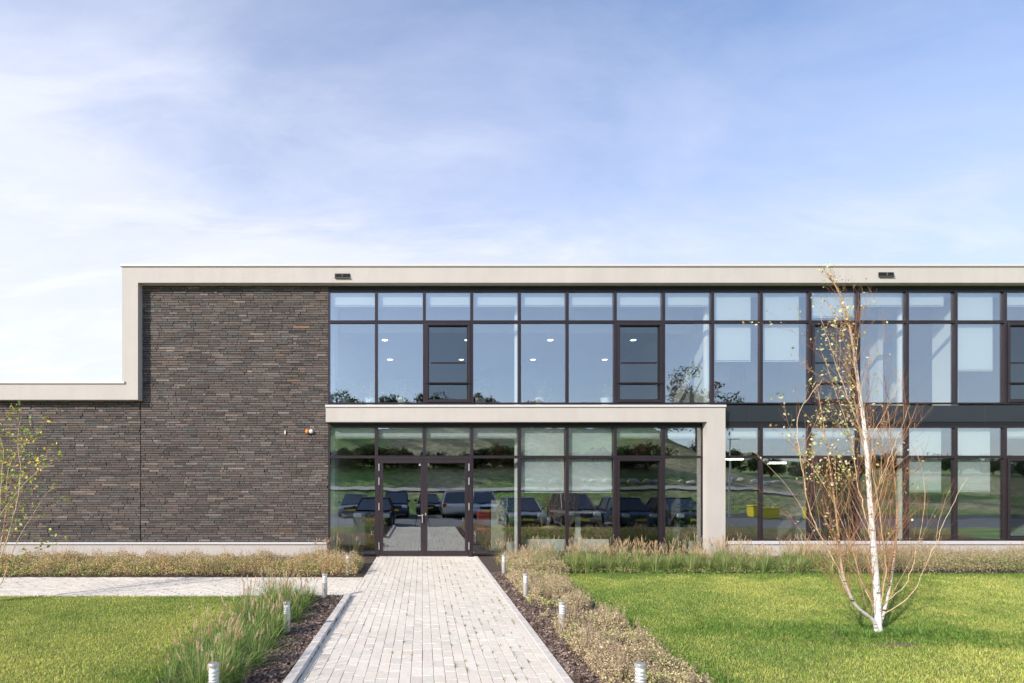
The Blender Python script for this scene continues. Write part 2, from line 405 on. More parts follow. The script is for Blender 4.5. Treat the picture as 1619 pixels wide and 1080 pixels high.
# soil beds
sheet('soil_bed', 1.30, 14.5, 10.72, FACE+.1, .004, M['soil']); sheet('soil_bed', 1.30, 2.42, 4.0, 10.72, .004, M['soil'])
sheet('soil_bed', -2.32, -1.175, 4.0, CY0, .004, M['soil']); sheet('soil_bed', -22, PL, CY1, FACE+.1, .004, M['soil'])
# lumps of bark mulch on the beds
def mulch(name, regions, dens, label):
    Vs = []; Cs = []
    for (x0, x1, y0, y1) in regions:
        k = int((x1-x0)*(y1-y0)*dens); c = np.stack([rng.uniform(x0, x1, k), rng.uniform(y0, y1, k), rng.uniform(.004, .028, k)], -1)
        a = rng.uniform(0, 6.28, k); l = rng.uniform(.008, .03, k); wd = rng.uniform(.004, .012, k); tl = rng.normal(0, .35, k)
        u = np.stack([np.cos(a), np.sin(a), tl], -1)*l[:, None]; v = np.stack([-np.sin(a), np.cos(a), rng.normal(0, .4, k)], -1)*wd[:, None]
        Vs.append(np.stack([c-u-v, c+u-v, c+u+v, c-u+v], 1))
        q = rng.uniform(.6, 1.5, k)[:, None]; base = np.where(rng.random(k)[:, None] < .4, [[.42, .31, .25]], [[.21, .15, .12]])
        Cs.append(base*q)
    o = np_mesh(name, np.concatenate(Vs), 4, [(0, 1, 2, 3)], np.concatenate(Cs), M['leaf']); tag(o, label, 'mulch', kind='stuff')
mulch('bark_mulch', [(1.31, 2.3, 4.2, 10.9), (-2.2, -1.19, 4.2, CY0-.02)], 5200, 'brown bark chips covering the soil beds beside the paved path')
# ------------------------------------------------------------------ lawn
def noise2(x, y, seed=0, octv=4, base=.5):
    """cheap smooth value noise, numpy"""
    out = 0; amp = 1; tot = 0; f = base
    for o in range(octv):
        rr = np.random.default_rng(seed+o); T = rr.random((64, 64))
        u = x*f+100; v = y*f+100; i = np.floor(u).astype(int); j = np.floor(v).astype(int); a = u-i; c = v-j
        a = a*a*(3-2*a); c = c*c*(3-2*c); g_ = lambda p, q: T[p % 64, q % 64]
        out = out+amp*((g_(i, j)*(1-a)+g_(i+1, j)*a)*(1-c)+(g_(i, j+1)*(1-a)+g_(i+1, j+1)*a)*c); tot += amp; amp *= .55; f *= 2.1
    return out/tot
BX, BY = 5.165, 6.46                                       # birch position
def lawn(name, x0, x1, y0, y1, dens, label, side):
    sheet('lawn_soil', x0, x1, y0, y1, .000, mat('lawn_soil', (.14, .17, .04), .95, noise=(12, .45, 8)))
    Vs = []; Cs = []
    for ya in np.arange(y0, y1, .5):
        yb = min(ya+.5, y1)
        xa = max(x0, (-HX-25)*yb/F-.2); xb = min(x1, (1619-HX+25)*yb/F+.2)
        if xb <= xa: continue
        k = int((xb-xa)*(yb-ya)*dens*min(1.0, (7.0/yb)**1.3))
        wsc = max(1.0, (yb/7.0)**.65)
        x = rng.uniform(xa, xb, k); y = rng.uniform(ya, yb, k)
        n = noise2(x, y, 3, 4, .55); n2 = noise2(x, y, 11, 3, 3.2)
        yel = np.clip((n-.22)*2.1, 0, 1)*.66+.34*np.clip((n2-.25)*2.2, 0, 1)+rng.normal(0, .16, k); yel = np.clip(yel, 0, 1)
        edge = np.ones_like(x)*9
        if side > 0:
            edge = np.minimum(edge, np.minimum((x-x0)/.45, (y1-y)/.75))
            d = np.sqrt(((x-BX+.1)/2.3)**2+((y-BY-.0+.10*(x-BX))/.62)**2); edge = np.minimum(edge, (d-.55)*1.6)
        else: edge = np.minimum(edge, (x1-x)/.5)
        edge = np.clip(edge+(n2-.5)*1.1, 0, 1); yel = yel*edge
        # bare soil spots next to the birch
        bare = ((x-4.61)**2/.022+(y-6.33)**2/.006 < 1+rng.normal(0, .35, k)) | ((x-5.0)**2/.075+(y-6.0)**2/.006 < 1+rng.normal(0, .4, k)) if side > 0 else np.zeros(k, bool)
        keep = ~bare | (rng.random(k) < .06)
        x, y, yel, edge, n2 = x[keep], y[keep], yel[keep], edge[keep], n2[keep]; k = len(x)
        h = rng.uniform(.012, .034, k)*(1+.7*(1-edge)); a = rng.uniform(0, 6.28, k); lean = rng.uniform(.1, .95, k)*h
        wd = rng.uniform(.0016, .0034, k)*wsc
        bpt = np.stack([x, y, np.full(k, -.002)], -1); tip = bpt+np.stack([np.cos(a)*lean, np.sin(a)*lean, h], -1)
        pa = a+1.57+rng.normal(0, .5, k); s_ = np.stack([np.cos(pa)*wd, np.sin(pa)*wd, 0*wd], -1)
        mid = bpt*.45+tip*.55+np.stack([0*h, 0*h, h*.10], -1)
        Vs.append(np.stack([bpt-s_, bpt+s_, mid+s_*.8, tip, mid-s_*.8], 1))
        gcol = np.array([.22, .36, .07]); ycol = np.array([.70, .72, .18]); dry = np.array([.66, .54, .26])
        q = rng.uniform(.65, 1.3, k)[:, None]
        c = (gcol*(1-yel[:, None])+ycol*yel[:, None])*q
        dm = (rng.random(k) < .04+.13*yel)[:, None]; c = np.where(dm, dry*q, c); Cs.append(c)
    V = np.concatenate(Vs); C = np.concatenate(Cs); print(name, len(V))
    o = np_mesh(name, V, 5, [(0, 1, 2, 3, 4)], C, M['grass']); tag(o, label, 'lawn', kind='stuff')
lawn('lawn', 2.40, 14.5, 4.2, 10.72, 7200, 'mown green and yellowish lawn around the white birch right of the path', 1)
lawn('lawn', -14, -2.25, 4.2, CY0-.005, 7200, 'mown yellow green lawn left of the path below the paved side path', -1)

for cx_, cy_, ra, rb in ((4.61, 6.33, .17, .10), (5.0, 6.0, .31, .10)):
    b = MB(); V = []
    for k in range(26):
        a = k*math.tau/26; q = 1+.16*math.sin(3*a+cx_)+.08*random.gauss(0, 1); V.append((cx_+ra*q*math.cos(a), cy_+rb*q*math.sin(a), .004))
    b.add(V, [tuple(range(26))]); o = b.build('bare_soil', mat('dry_soil', (.20, .14, .10), .95, noise=(30, .4), bump=(50, 1, .02))); tag(o, kind='structure')

# ------------------------------------------------------------------ planting
def lerp(a, b, t): return a+(b-a)*t
def perennials(name, x0, x1, y0, y1, hmin, hmax, n, pal, label, stems=.06, top=None, leaf=(.008, .022), clump=2.2, cover=0.0):
    x = rng.uniform(x0, x1, n); y = rng.uniform(y0, y1, n)
    cl_ = noise2(x, y, 21, 3, clump); H = hmin+(hmax-hmin)*np.clip((cl_-.25)*2, 0, 1)
    ed = np.clip(np.minimum(np.minimum(x-x0, x1-x)/.12, np.minimum(y-y0, y1-y)/.16), .25, 1); H = H*np.sqrt(ed)
    if cover > 0:
        kp = noise2(x, y, 31, 3, clump*1.3) > cover; x, y, H, cl_ = x[kp], y[kp], H[kp], cl_[kp]; n = len(x)
    zf = rng.beta(2.2, 1.1, n); z = H*zf
    c = np.stack([x, y, z], -1)
    d = rng.normal(0, 1, (n, 3)); d[:, 2] = np.abs(d[:, 2])*.8; d /= np.linalg.norm(d, axis=1)[:, None]
    s_ = np.cross(d, rng.normal(0, 1, (n, 3))); s_ /= np.linalg.norm(s_, axis=1)[:, None]
    l = rng.uniform(*leaf, n)[:, None]; wd = l*.38
    V = np.stack([c-d*l*.8, c+s_*wd, c+d*l*.8, c-s_*wd], 1)
    pal = np.array(pal); pi = np.clip((cl_*1.4-.2+rng.normal(0, .28, n))*len(pal), 0, len(pal)-1).astype(int)
    C = pal[pi]*rng.uniform(.7, 1.3, n)[:, None]
    # upright stems with small dry flower heads
    k = int(n*stems); i = rng.integers(0, n, k); bx = x[i]; by = y[i]; hh = H[i]*rng.uniform(.9, 1.45, k)
    bpt = np.stack([bx, by, hh*.15], -1); tip = np.stack([bx+rng.normal(0, .05, k), by+rng.normal(0, .05, k), hh], -1); sw = np.stack([np.full(k, .0014), np.zeros(k), np.zeros(k)], -1)
    V2 = np.stack([bpt-sw, bpt+sw, tip+sw*.6, tip-sw*.6], 1); C2 = np.array(top or [.58, .44, .30])*rng.uniform(.6, 1.2, k)[:, None]
    hd = []; hc = []
    for q in range(5):
        cc = tip-np.stack([0*hh, 0*hh, rng.uniform(0, .07, k)], -1)+rng.normal(0, .006, (k, 3)); dd = rng.normal(0, 1, (k, 3)); dd /= np.linalg.norm(dd, axis=1)[:, None]
        ss = np.cross(dd, rng.normal(0, 1, (k, 3))); ss /= np.linalg.norm(ss, axis=1)[:, None]; l2 = rng.uniform(.004, .010, k)[:, None]
        hd.append(np.stack([cc-dd*l2, cc+ss*l2*.6, cc+dd*l2, cc-ss*l2*.6], 1)); hc.append(C2*rng.uniform(.8, 1.4, k)[:, None])
    o = np_mesh(name, np.concatenate([V, V2]+hd), 4, [(0, 1, 2, 3)], np.concatenate([C, C2]+hc), M['leaf'])
    tag(o, label, 'plants', kind='stuff'); return o
OLV = [[.16, .22, .07], [.32, .38, .11], [.52, .52, .17], [.68, .58, .24], [.72, .50, .24], [.52, .33, .17]]
TAN = [[.36, .38, .15], [.62, .60, .24], [.74, .67, .33], [.68, .54, .36], [.58, .42, .31], [.36, .25, .18]]
perennials('perennial_bed', -13.5, -1.22, 10.46, 12.1, .13, .36, 125000, OLV, 'low olive and rust perennials in the bed under the brick wall', .06, leaf=(.010, .026), clump=3.4)
perennials('perennial_bed', 1.62, 2.75, 10.55, 12.6, .18, .34, 14000, TAN, 'yellowish dry plants in the bed corner right of the glass doors', .06)
perennials('perennial_bed', 8.0, 14.4, 10.80, 12.5, .24, .40, 75000, [[.18, .23, .08], [.32, .35, .14], [.50, .49, .22], [.58, .50, .27], [.48, .36, .23]], 'grey green and brown plants in the bed behind the birch', .06)
perennials('perennial_bed', 1.50, 2.38, 4.2, 10.5, .03, .27, 62000, [[.22, .30, .09], [.40, .46, .16], [.66, .64, .26], [.76, .68, .36], [.62, .46, .34], [.44, .31, .23]], 'pale dry low plants between the right path mulch and the lawn', .05, leaf=(.007, .020), clump=3.1, cover=.45)

def fountain(name, tufts, blades, plumes, L0, L1, label, pal, lean=(0, 0)):
    Vb = []; Cb = []; Vp = []; Cp = []
    pal = np.array(pal)
    for (tx, ty, sc) in tufts:
        k = int(blades*sc); a = rng.uniform(0, 6.28, k); r0 = rng.uniform(0, .07, k)*sc; Ln = rng.uniform(L0, L1, k)*sc
        sp = rng.uniform(.1, 1.25, k)                                     # how far it arches out
        bp = np.stack([tx+np.cos(a)*r0, ty+np.sin(a)*r0, np.zeros(k)], -1)
        dh = np.stack([np.cos(a)+lean[0], np.sin(a)+lean[1], 0*a], -1)
        def pt(u): return bp+dh*(Ln*sp*u**1.6*.75)[:, None]+np.stack([0*a, 0*a, Ln*(u-.42*sp*u*u)], -1)
        wd = rng.uniform(.0016, .0036, k); s_ = np.stack([-np.sin(a)*wd, np.cos(a)*wd, 0*a], -1)
        p0, p1, p2, p3 = pt(0.), pt(.4), pt(.75), pt(1.)
        Vb.append(np.stack([p0-s_, p0+s_, p1+s_, p1-s_, p2+s_*.8, p2-s_*.8, p3+s_*.2, p3-s_*.2], 1))
        c = pal[rng.integers(0, len(pal), k)]*rng.uniform(.65, 1.35, k)[:, None]; Cb.append(np.repeat(c[:, None], 8, 1))
        m = int(rng.integers(int(plumes*.5), plumes+1)*sc) if plumes else 0
        for q in range(m):
            a1 = rng.uniform(0, 6.28); Lp = rng.uniform(.85, 1.2)*L1*sc; out = rng.uniform(.05, .5)
            e = np.array([tx+(math.cos(a1)+lean[0])*Lp*out*.8, ty+(math.sin(a1)+lean[1])*Lp*out*.8, Lp*(1-.25*out)])
            s0 = np.array([tx, ty, 0.]); mid = s0*.5+e*.5+np.array([0, 0, .05*Lp]); dv = e-mid; dv /= np.linalg.norm(dv)
            w3 = np.array([.0012, 0, 0]); z = np.array([0, 0, 0.])
            Vb.append(np.stack([s0-w3, s0+w3, (s0+mid)/2+w3, (s0+mid)/2-w3, mid+w3, mid-w3, e+w3, e-w3])[None]); Cb.append(np.array([[[.30, .27, .13]]*8]))
            pl = rng.uniform(.06, .11)*sc; nb = 70
            u = rng.uniform(0, 1, nb); c0 = e+dv*(u*pl)[:, None]; rad = (.009+.004*rng.random(nb))*np.sin(np.pi*(u*.85+.1))
            rd = np.cross(rng.normal(0, 1, (nb, 3)), dv); rd /= np.linalg.norm(rd, axis=1)[:, None]
            tipp = c0+rd*rad[:, None]*1.15+dv*.012; ss = np.cross(rd, dv)*.0014
            Vp.append(np.stack([c0-ss, c0+ss, tipp+ss*.6, tipp-ss*.6], 1))
            pc = np.array([[.80, .62, .40], [.86, .72, .50], [.64, .44, .28]])[rng.integers(0, 3)]
            Cp.append(pc*rng.uniform(.75, 1.25, nb)[:, None])
    root = np_mesh(name, np.concatenate(Vb), 8, [(0, 1, 2, 3), (3, 2, 4, 5), (5, 4, 6, 7)], np.concatenate(Cb), M['leaf'])
    tag(root, label, 'ornamental grass', kind='stuff')
    if Vp:
        pp = np_mesh('seed_heads', np.concatenate(Vp), 4, [(0, 1, 2, 3)], np.concatenate(Cp), M['leaf'], root)
        tag(pp, kind='stuff')
    return root
perennials('green_undergrowth', 2.3, 8.3, 10.80, 12.4, .06, .20, 42000, [[.14, .24, .05], [.20, .32, .08], [.34, .40, .13], [.50, .48, .2]], 'low green leaves at the foot of the long fountain grass row', .03, leaf=(.010, .028), clump=3.5)
GP = [[.12, .24, .05], [.18, .32, .07], [.28, .40, .11], [.42, .46, .17], [.60, .56, .28]]
tf = [(x+rng.normal(0, .10), y+rng.normal(0, .09), rng.uniform(.62, 1.12)) for x in np.arange(2.25, 8.4, .21) for y in (10.98, 11.2, 11.5, 11.85, 12.3)]
fountain('fountain_grass', tf, 130, 17, .27, .46, 'long row of fountain grass with tan plumes under the portal windows', GP, (.12, 0))
tf = [(-1.54-.62*random.random(), y+rng.normal(0, .08), rng.uniform(.55, 1.0)) for y in np.arange(4.3, 8.45, .075)]
fountain('fountain_grass', tf, 110, 9, .30, .50, 'fountain grass leaning over the mulch along the left path edge', GP[:4], (.10, .05))
# a few long dry grasses poking out of the perennial bed by the door
tf = [(x, y, .9) for x, y in zip(rng.uniform(-2.4, -1.25, 7), rng.uniform(11.8, 12.8, 7))]+[(x, y, .8) for x, y in zip(rng.uniform(1.5, 2.2, 5), rng.uniform(12, 12.9, 5))]
fountain('dry_grass', tf, 35, 10, .36, .52, 'thin dry grasses with small plumes either side of the doors', [[.34, .28, .15], [.25, .24, .1]])
tf = [(BX+rng.normal(0, .26), BY+rng.normal(0, .10)-.05, rng.uniform(.5, 1.0)) for q in range(34)]
fountain('grass_tufts', tf, 60, 0, .07, .13, 'darker taller grass tufts around the foot of the white birch', [[.10, .22, .04], [.16, .30, .06], [.24, .34, .09]])
# weeds in the path joints
Vs = []; Cs = []
for q in range(210):
    ci = random.choice([c for c in cols[1:-1]]); 
    if ci < .3 and random.random() < .7: ci = random.choice([c for c in cols if c > .3][:-1])
    y = 4.4+8.5*random.random()**1.2; k = random.randint(5, 16)
    a = rng.uniform(0, 6.28, k); h = rng.uniform(.008, .028, k); bp = np.stack([ci+rng.normal(0, .003, k), y+rng.normal(0, .018, k), np.full(k, -.008)], -1)
    tip = bp+np.stack([np.cos(a)*h*.8, np.sin(a)*h*.8, h+.006], -1); s_ = np.stack([-np.sin(a), np.cos(a), 0*a], -1)*.0016
    Vs.append(np.stack([bp-s_, bp+s_, tip+s_*.5, tip-s_*.5], 1)); Cs.append(np.array([.16, .19, .05])*rng.uniform(.7, 1.5, k)[:, None])
for q in range(26):                                                       # tufts along the left kerb
    y = rng.uniform(4.3, 8.6); k = 14; a = rng.uniform(0, 6.28, k); h = rng.uniform(.01, .04, k); bp = np.stack([np.full(k, PL+.004), y+rng.normal(0, .03, k), np.full(k, -.005)], -1)
    tip = bp+np.stack([np.cos(a)*h*.4, np.sin(a)*h*.6, h], -1); s_ = np.stack([-np.sin(a), np.cos(a), 0*a], -1)*.002
    Vs.append(np.stack([bp-s_, bp+s_, tip+s_*.5, tip-s_*.5], 1)); Cs.append(np.array([.13, .19, .04])*rng.uniform(.7, 1.5, k)[:, None])
o = np_mesh('weeds', np.concatenate(Vs), 4, [(0, 1, 2, 3)], np.concatenate(Cs), M['leaf']); tag(o, 'tiny green weeds growing in the joints of the paved path', 'weeds', kind='stuff')
# fallen leaves
Vs = []; Cs = []
k = 160
c = np.stack([rng.uniform(2.6, 11, k), rng.uniform(4.6, 10, k), rng.uniform(.02, .045, k)], -1); k2 = 60
c = np.concatenate([c, np.stack([rng.uniform(-9, -2.5, k2), rng.uniform(4.6, 8.5, k2), rng.uniform(.02, .045, k2)], -1)]); k += k2
c = np.concatenate([c, np.stack([rng.uniform(-1, 1.1, 14), rng.uniform(4.6, 12, 14), np.full(14, .004)], -1)]); k += 14
a = rng.uniform(0, 6.28, k); u = np.stack([np.cos(a), np.sin(a), rng.normal(0, .15, k)], -1)*rng.uniform(.009, .017, k)[:, None]; v = np.stack([-np.sin(a), np.cos(a), rng.normal(0, .2, k)], -1)*.009
o = np_mesh('fallen_leaves', np.stack([c-u, c-v, c+u, c+v], 1), 4, [(0, 1, 2, 3)], np.array([[.45, .33, .12], [.40, .20, .07], [.55, .48, .3]])[rng.integers(0, 3, k)], M['leaf'])
tag(o, 'small yellow and brown fallen leaves scattered over lawn and path', 'leaves', kind='stuff')

# ------------------------------------------------------------------ office building
XE = 17.5; XW = -15.0
MF = FACE-.02; GY = FACE+.03                              # mullion face, glass plane
FR = FACE-.22                                             # front plane of stucco frames
bld = empty('office_building', (0, FACE, 0), 'two storey office building of dark brick and glass with pale stucco frames', 'building')
BI = bld.matrix_world.copy()
def part(mb, name, m, parent=None, **k):
    o = mb.build(name, m, None, **k); o.parent = parent or bld
    if o.parent is bld: o.matrix_parent_inverse = Matrix.Translation((0, -FACE, 0))
    return o
def U(px): return fx(px, MF)
def W(py): return fz(py, MF)
# brick wall
bk = MB(); XB = U(519); Zb0, Zt = .36, 6.40; CH = .0545
mbk = MB(); mbk.box(U(205), XB-.004, FACE+.008, FACE+.30, Zb0, 6.5); mbk.box(XW, U(205)-.001, FACE+.008, FACE+.30, Zb0, 3.8)
part(mbk, 'wall_backing', M['mortar'])
def bcol():
    k = random.random(); v = random.gauss(1, .15)
    c = (.113, .092, .082)
    if k < .30: c = (.094, .081, .075)
    elif k < .52: c = (.132, .104, .090)
    elif k < .60: c = (.145, .125, .112)
    elif k < .635: c = (.20, .16, .135)
    elif k < .638: c = (.24, .14, .09)
    elif k < .70: c = (.095, .098, .095)
    v = max(.55, min(1.5, v)); return (c[0]*v, c[1]*v, c[2]*v, 1)
XJ = U(222); row = 0; z = Zb0
while z < Zt:
    left_lim = XW
    ztop = z+CH-.005
    x = XW-random.random()*.3
    while x < XB:
        l = random.choice([.08, .12, .20, .24, .28, .33, .40]); x2 = min(x+l, XB)
        segs = [(x, x2)]
        if x < XJ < x2: segs = [(x, XJ-.006), (XJ+.006, x2)]
        for (s0, s1) in segs:
            if s1-s0 < .03: continue
            if z > 3.75:
                if s1 < U(205)+.05: continue
                s0 = max(s0, U(205))
            d = random.gauss(0, .0055); d = max(-.011, min(.010, d)); c = bcol(); j = random.gauss(0, .0015)
            y0 = FACE-.012+d; a0 = s0+.002; a1 = s1-.002; z0 = z+.002+j*.5; z1 = ztop+j; e = .003
            V = [(a0, FACE+.01, z0), (a1, FACE+.01, z0), (a1, FACE+.01, z1), (a0, FACE+.01, z1), (a0+e, y0, z0+e), (a1-e, y0, z0+e), (a1-e, y0, z1-e), (a0+e, y0, z1-e)]
            bk.add(V, [(4, 5, 6, 7), (0, 1, 5, 4), (1, 2, 6, 5), (2, 3, 7, 6), (3, 0, 4, 7)], c)
        x = x2
    z += CH; row += 1
part(bk, 'brick_wall', M['brick'], colour=True)
# plinths
b = MB(); b.box(XW, XB-.03, FACE-.05, FACE+.2, -.1, .295); part(b, 'plinth', M['stucco'])
b = MB(); b.cbox(XW, XB-.03, FACE-.085, FACE+.2, .297, .345, .004); part(b, 'plinth_cap', M['cap'])
X8 = fx(1147, FR)
b = MB(); b.box(X8+.002, XE, FACE-.05, FACE+.2, -.1, .295); part(b, 'plinth', M['stucco'])
b = MB(); b.cbox(X8+.002, XE, FACE-.085, FACE+.02, .297, W(855)-.003, .004); part(b, 'window_sill', M['cap'])
# stucco roof frame
xl, xi = fx(193, FR), fx(218, FR); zt, zb = fz(422, FR), fz(447, FR); zl = fz(632, FR); zlt = fz(607, FR)
b = MB(); b.box(xl, XE, FR, FACE+.35, zb, zt); b.box(xl, xi, FR, FACE+.35, zl, zb)
b.box(XW, xl, FR, FACE+.35, zl, zlt); part(b, 'roof_fascia', M['stucco'])
b = MB(); b.cbox(xl-.04, XE, FR-.035, FACE+.40, zt+.002, fz(418, FR), .006)
b.cbox(XW, xl+.07, FR-.035, FACE+.40, zlt+.002, fz(603, FR), .006); part(b, 'parapet_cap', M['cap'])
# portal
px0, px1, pxi = fx(515, FR), fx(1147, FR), fx(1118, FR); pz1, pz0 = fz(644, FR), fz(667, FR)
b = MB(); b.box(px0, px1, FR, GY-.02, pz0, pz1); b.box(pxi, px1, FR, GY-.02, -.05, pz0); part(b, 'portal_frame', M['stucco'])
b = MB(); b.cbox(px0-.01, px1+.01, FR-.03, GY-.03, pz1+.002, fz(641, FR)+.012, .004); part(b, 'portal_cap', M['cap'])
# spandrel panels (the part visible right of the portal, plus the band hidden behind it)
sp = [px1+.002, U(1183), U(1370), U(1557), U(1700), XE]
for a, c in zip(sp[:-1], sp[1:]):
    b = MB(); b.cbox(a+.003, c-.003, MF+.004, MF+.05, W(667), W(641), .003); part(b, 'spandrel_panel', M['spandrel'])
b = MB(); b.box(XB, XE, MF+.052, FACE+.30, W(667), W(641)); part(b, 'floor_edge', M['gasket'])
# head members
b = MB(); b.box(XB, XE, MF+.02, GY+.08, W(459), zb+.02); part(b, 'head_profile', M['gasket'])
b = MB(); b.box(XB, px1-.3, MF+.02, GY+.08, W(674), W(667)-.001); b.box(px1+.002, XE, MF+.02, GY+.08, W(674), W(667)-.001); part(b, 'head_profile', M['gasket'])

mull = [519, 595, 671, 746, 821.5, 897, 973, 1049.5, 1127, 1204, 1281, 1358, 1435, 1512, 1590, 1667, 1744, 1821]
T = .034
def window(x0, x1, z0, z1, opens=False, tl=T, tr=T, kind='window', label=None):
    b = MB(); b.frame(x0+.0008, x1-.0008, z0, z1, T, MF, GY+.06, tb=.032, tt=.032, ch=.004)
    w_ = part(b, 'window', M['frame'])
    if label: w_['label'] = label
    g0, g1, h0, h1 = x0+T, x1-T, z0+.032, z1-.032
    b = MB()
    if opens:
        b.frame(g0+.004, g1-.004, h0+.004, h1-.004, .055, GY-.075, GY+.05, ch=.004); f = part(b, 'sash', M['frame'], w_)
        b = MB(); b.frame(g0+.059, g1-.059, h0+.059, h1-.059, .018, GY-.045, GY+.05); part(b, 'gasket', M['gasket'], w_)
        g0 += .075; g1 -= .075; h0 += .075; h1 -= .075
        b = MB(); b.box(g0, g1, GY-.004, GY+.004, h0, h1); part(b, 'pane', M['glass_dark'], w_)
    else:
        tilt = random.gauss(0, .0016); tz = random.gauss(0, .0016); c = [GY-.006, GY+.006]
        V = [(g0-.004, c[0]-tilt, h0-.004), (g1+.004, c[0]+tilt, h0-.004), (g1+.004, c[0]+tilt+tz, h1+.004), (g0-.004, c[0]-tilt+tz, h1+.004)]
        b.add(V+[(x, y+.012, z) for x, y, z in V], [(0, 1, 2, 3), (4, 5, 6, 7), (0, 1, 5, 4), (1, 2, 6, 5), (2, 3, 7, 6), (3, 0, 4, 7)]); part(b, 'pane', M['glass'], w_)
    # windows whose frames sit at y of building empty: parent inverse handled in part
    return w_
ZU = [W(638.5), W(508.5), W(459)]
for i in range(len(mull)-1):
    x0, x1 = U(mull[i]), U(mull[i+1])
    op = i in (2, 6, 10, 14)
    window(x0, x1, ZU[1], ZU[2]); wn = window(x0, x1, ZU[0], ZU[1], op)
    if op:
        b = MB(); zr = W(606); b.tube([(x0+.03, MF-.035, zr), (x1-.03, MF-.035, zr)], .018, 8)
        for xx in (x0+.045, x1-.045): b.box(xx-.012, xx+.012, MF-.035, MF-.002, zr-.02, zr+.02)
        part(b, 'guard_rail', M['frame'], wn)
        b = MB(); b.box(x0+.15, x1-.15, GY-.03, GY-.012, W(574), W(572)); part(b, 'glazing_bar', M['frame'], wn)
ZL = [.05, W(722.5), W(674)]
for i in range(len(mull)-1):
    x0, x1 = U(mull[i]), U(mull[i+1])
    lo = ZL[0] if i < 8 else W(855)
    if i == 7: x1 = pxi+.03
    if i == 8: x0 = px1+.002
    window(x0, x1, ZL[1], ZL[2])
    if i in (1, 2): continue
    window(x0, x1, lo, ZL[1], i in (6, 10, 14))
# entrance: frame and two leaves
x0, x1, xm = U(595), U(746), U(670.5); zt_ = ZL[1]
b = MB(); b.box(x0+.001, x0+.075, MF-.012, GY+.06, 0, zt_); b.box(x1-.075, x1-.001, MF-.012, GY+.06, 0, zt_); b.box(x0+.075, x1-.075, MF-.012, GY+.06, zt_-.055, zt_)
part(b, 'door_frame', M['frame'])
b = MB(); b.box(x0+.075, x1-.075, MF-.03, GY+.08, -.02, .018); part(b, 'door_threshold', M['steel'])
for sx, (a, c) in ((-1, (x0+.079, xm-.002)), (1, (xm+.002, x1-.079))):
    b = MB(); b.frame(a, c, .022, zt_-.059, .078, MF-.02, GY+.04, tb=.11, tt=.085, ch=.004); d = part(b, 'door', M['frame'])
    b = MB(); b.box(a+.076, c-.076, GY-.008, GY+.004, .13, zt_-.142); part(b, 'pane', M['glass'], d)
    hx = a-.012 if sx < 0 else c+.012
    for py in (739, 761, 801, 863):
        b = MB(); z = W(py); b.lathe([(.013, z-.085), (.015, z-.08), (.015, z+.08), (.013, z+.085)], hx, MF-.032, 10)
        part(b, 'hinge', M['steel'], d)
    b = MB(); b.cbox((c-.12) if sx < 0 else (a+.03), (c-.03) if sx < 0 else a+.12, GY-.014, GY-.009, zt_-.20, zt_-.15, .001); part(b, 'sticker', M['white_paint'], d)
    if sx < 0:
        hb = MB(); z = W(815); xx = c-.038
        hb.cbox(xx-.02, xx+.02, MF-.032, MF-.02, z-.03, z+.03, .003)
        hb.tube([(xx, MF-.03, z), (xx, MF-.075, z), (xx-.11, MF-.075, z)], .011, 10)
        hb.tube([(xx+.002, MF-.06, z-.17), (xx+.002, MF-.06, z+.03)], .012, 10)
        part(hb, 'handle', M['steel'], d)
    else:
        hb = MB(); z = W(813); xx = a+.035; hb.cbox(xx-.016, xx+.016, MF-.03, MF-.02, z-.03, z+.03, .003); part(hb, 'lock', M['steel'], d)
# roof, floors, ceilings, inner walls and columns
b = MB(); b.box(XB-.3, XE, FACE+.36, 26, 6.42, 6.62); b.box(XW, xl+.3, FACE+.41, 26, 3.7, 3.9); part(b, 'roof', M['kerb'])
b = MB(); b.box(XB, XE, GY+.10, 24, 6.16, 6.22); part(b, 'ceiling', M['ceiling'])
b = MB(); b.box(XB, XE, GY+.9, 24, 3.02, 3.10); b.box(XB, XE, GY+.20, GY+.89, 3.16, 3.2); part(b, 'ceiling', M['ceiling'])
b = MB(); b.box(XB, XE, FACE+.305, 24, 3.25, 3.56); part(b, 'floor_slab', M['floor_in'])
b = MB(); b.box(XB, XE, GY+.10, 24, -.2, .01); part(b, 'floor_slab', mat('shaded_floor', (.05, .05, .05), .8))  # floor colour darkened to carry the dimness of the ground floor room
b = MB(); b.box(XB-.3, XE, 24, 24.2, -.1, 6.4); part(b, 'inner_wall', M['shaded_paint'])
b = MB(); b.box(XB-.25, XB, FACE+.31, 24, 0, 6.4); b.box(XE, XE+.2, FACE-.1, 26, -.1, 6.42); part(b, 'inner_wall', M['wall_paint'])
for xx, z0, z1, y0 in ((7.05, 3.57, 6.15, 14.3), (11.45, 3.57, 6.15, 14.3), (12.8, 3.57, 6.15, 15.5), (6.9, .02, 3.0, 15.5), (10.4, .02, 3.0, 14.8)):
    b = MB(); b.box(xx, xx+.12, y0, 23.9, z0, z1); part(b, 'partition', M['wall_paint' if z0 > 3 else 'shaded_paint'])
b = MB(); b.box(2.3, 17, 19.0, 19.12, .02, 3.0); part(b, 'partition', mat('brown_wall', (.16, .09, .06), .7))
for px in (818, 1117, 1424, 1730):
    X = fx(px, 13.75)
    for z0, z1 in ((.015, 3.0), (3.57, 6.15)):
        b = MB(); b.lathe([(.075, z0), (.075, z1)], X, 13.75, 20); part(b, 'column', M['white_paint'], smooth=False)
b = MB(); b.box(fx(1497, 13.9), fx(1509, 13.9), 13.8, 14.3, 3.57, 6.15); part(b, 'column', M['white_paint'])
b = MB(); b.box(XB+.02, XB+.12, 13.6, 14.1, .02, 6.15); part(b, 'column', M['white_paint'])
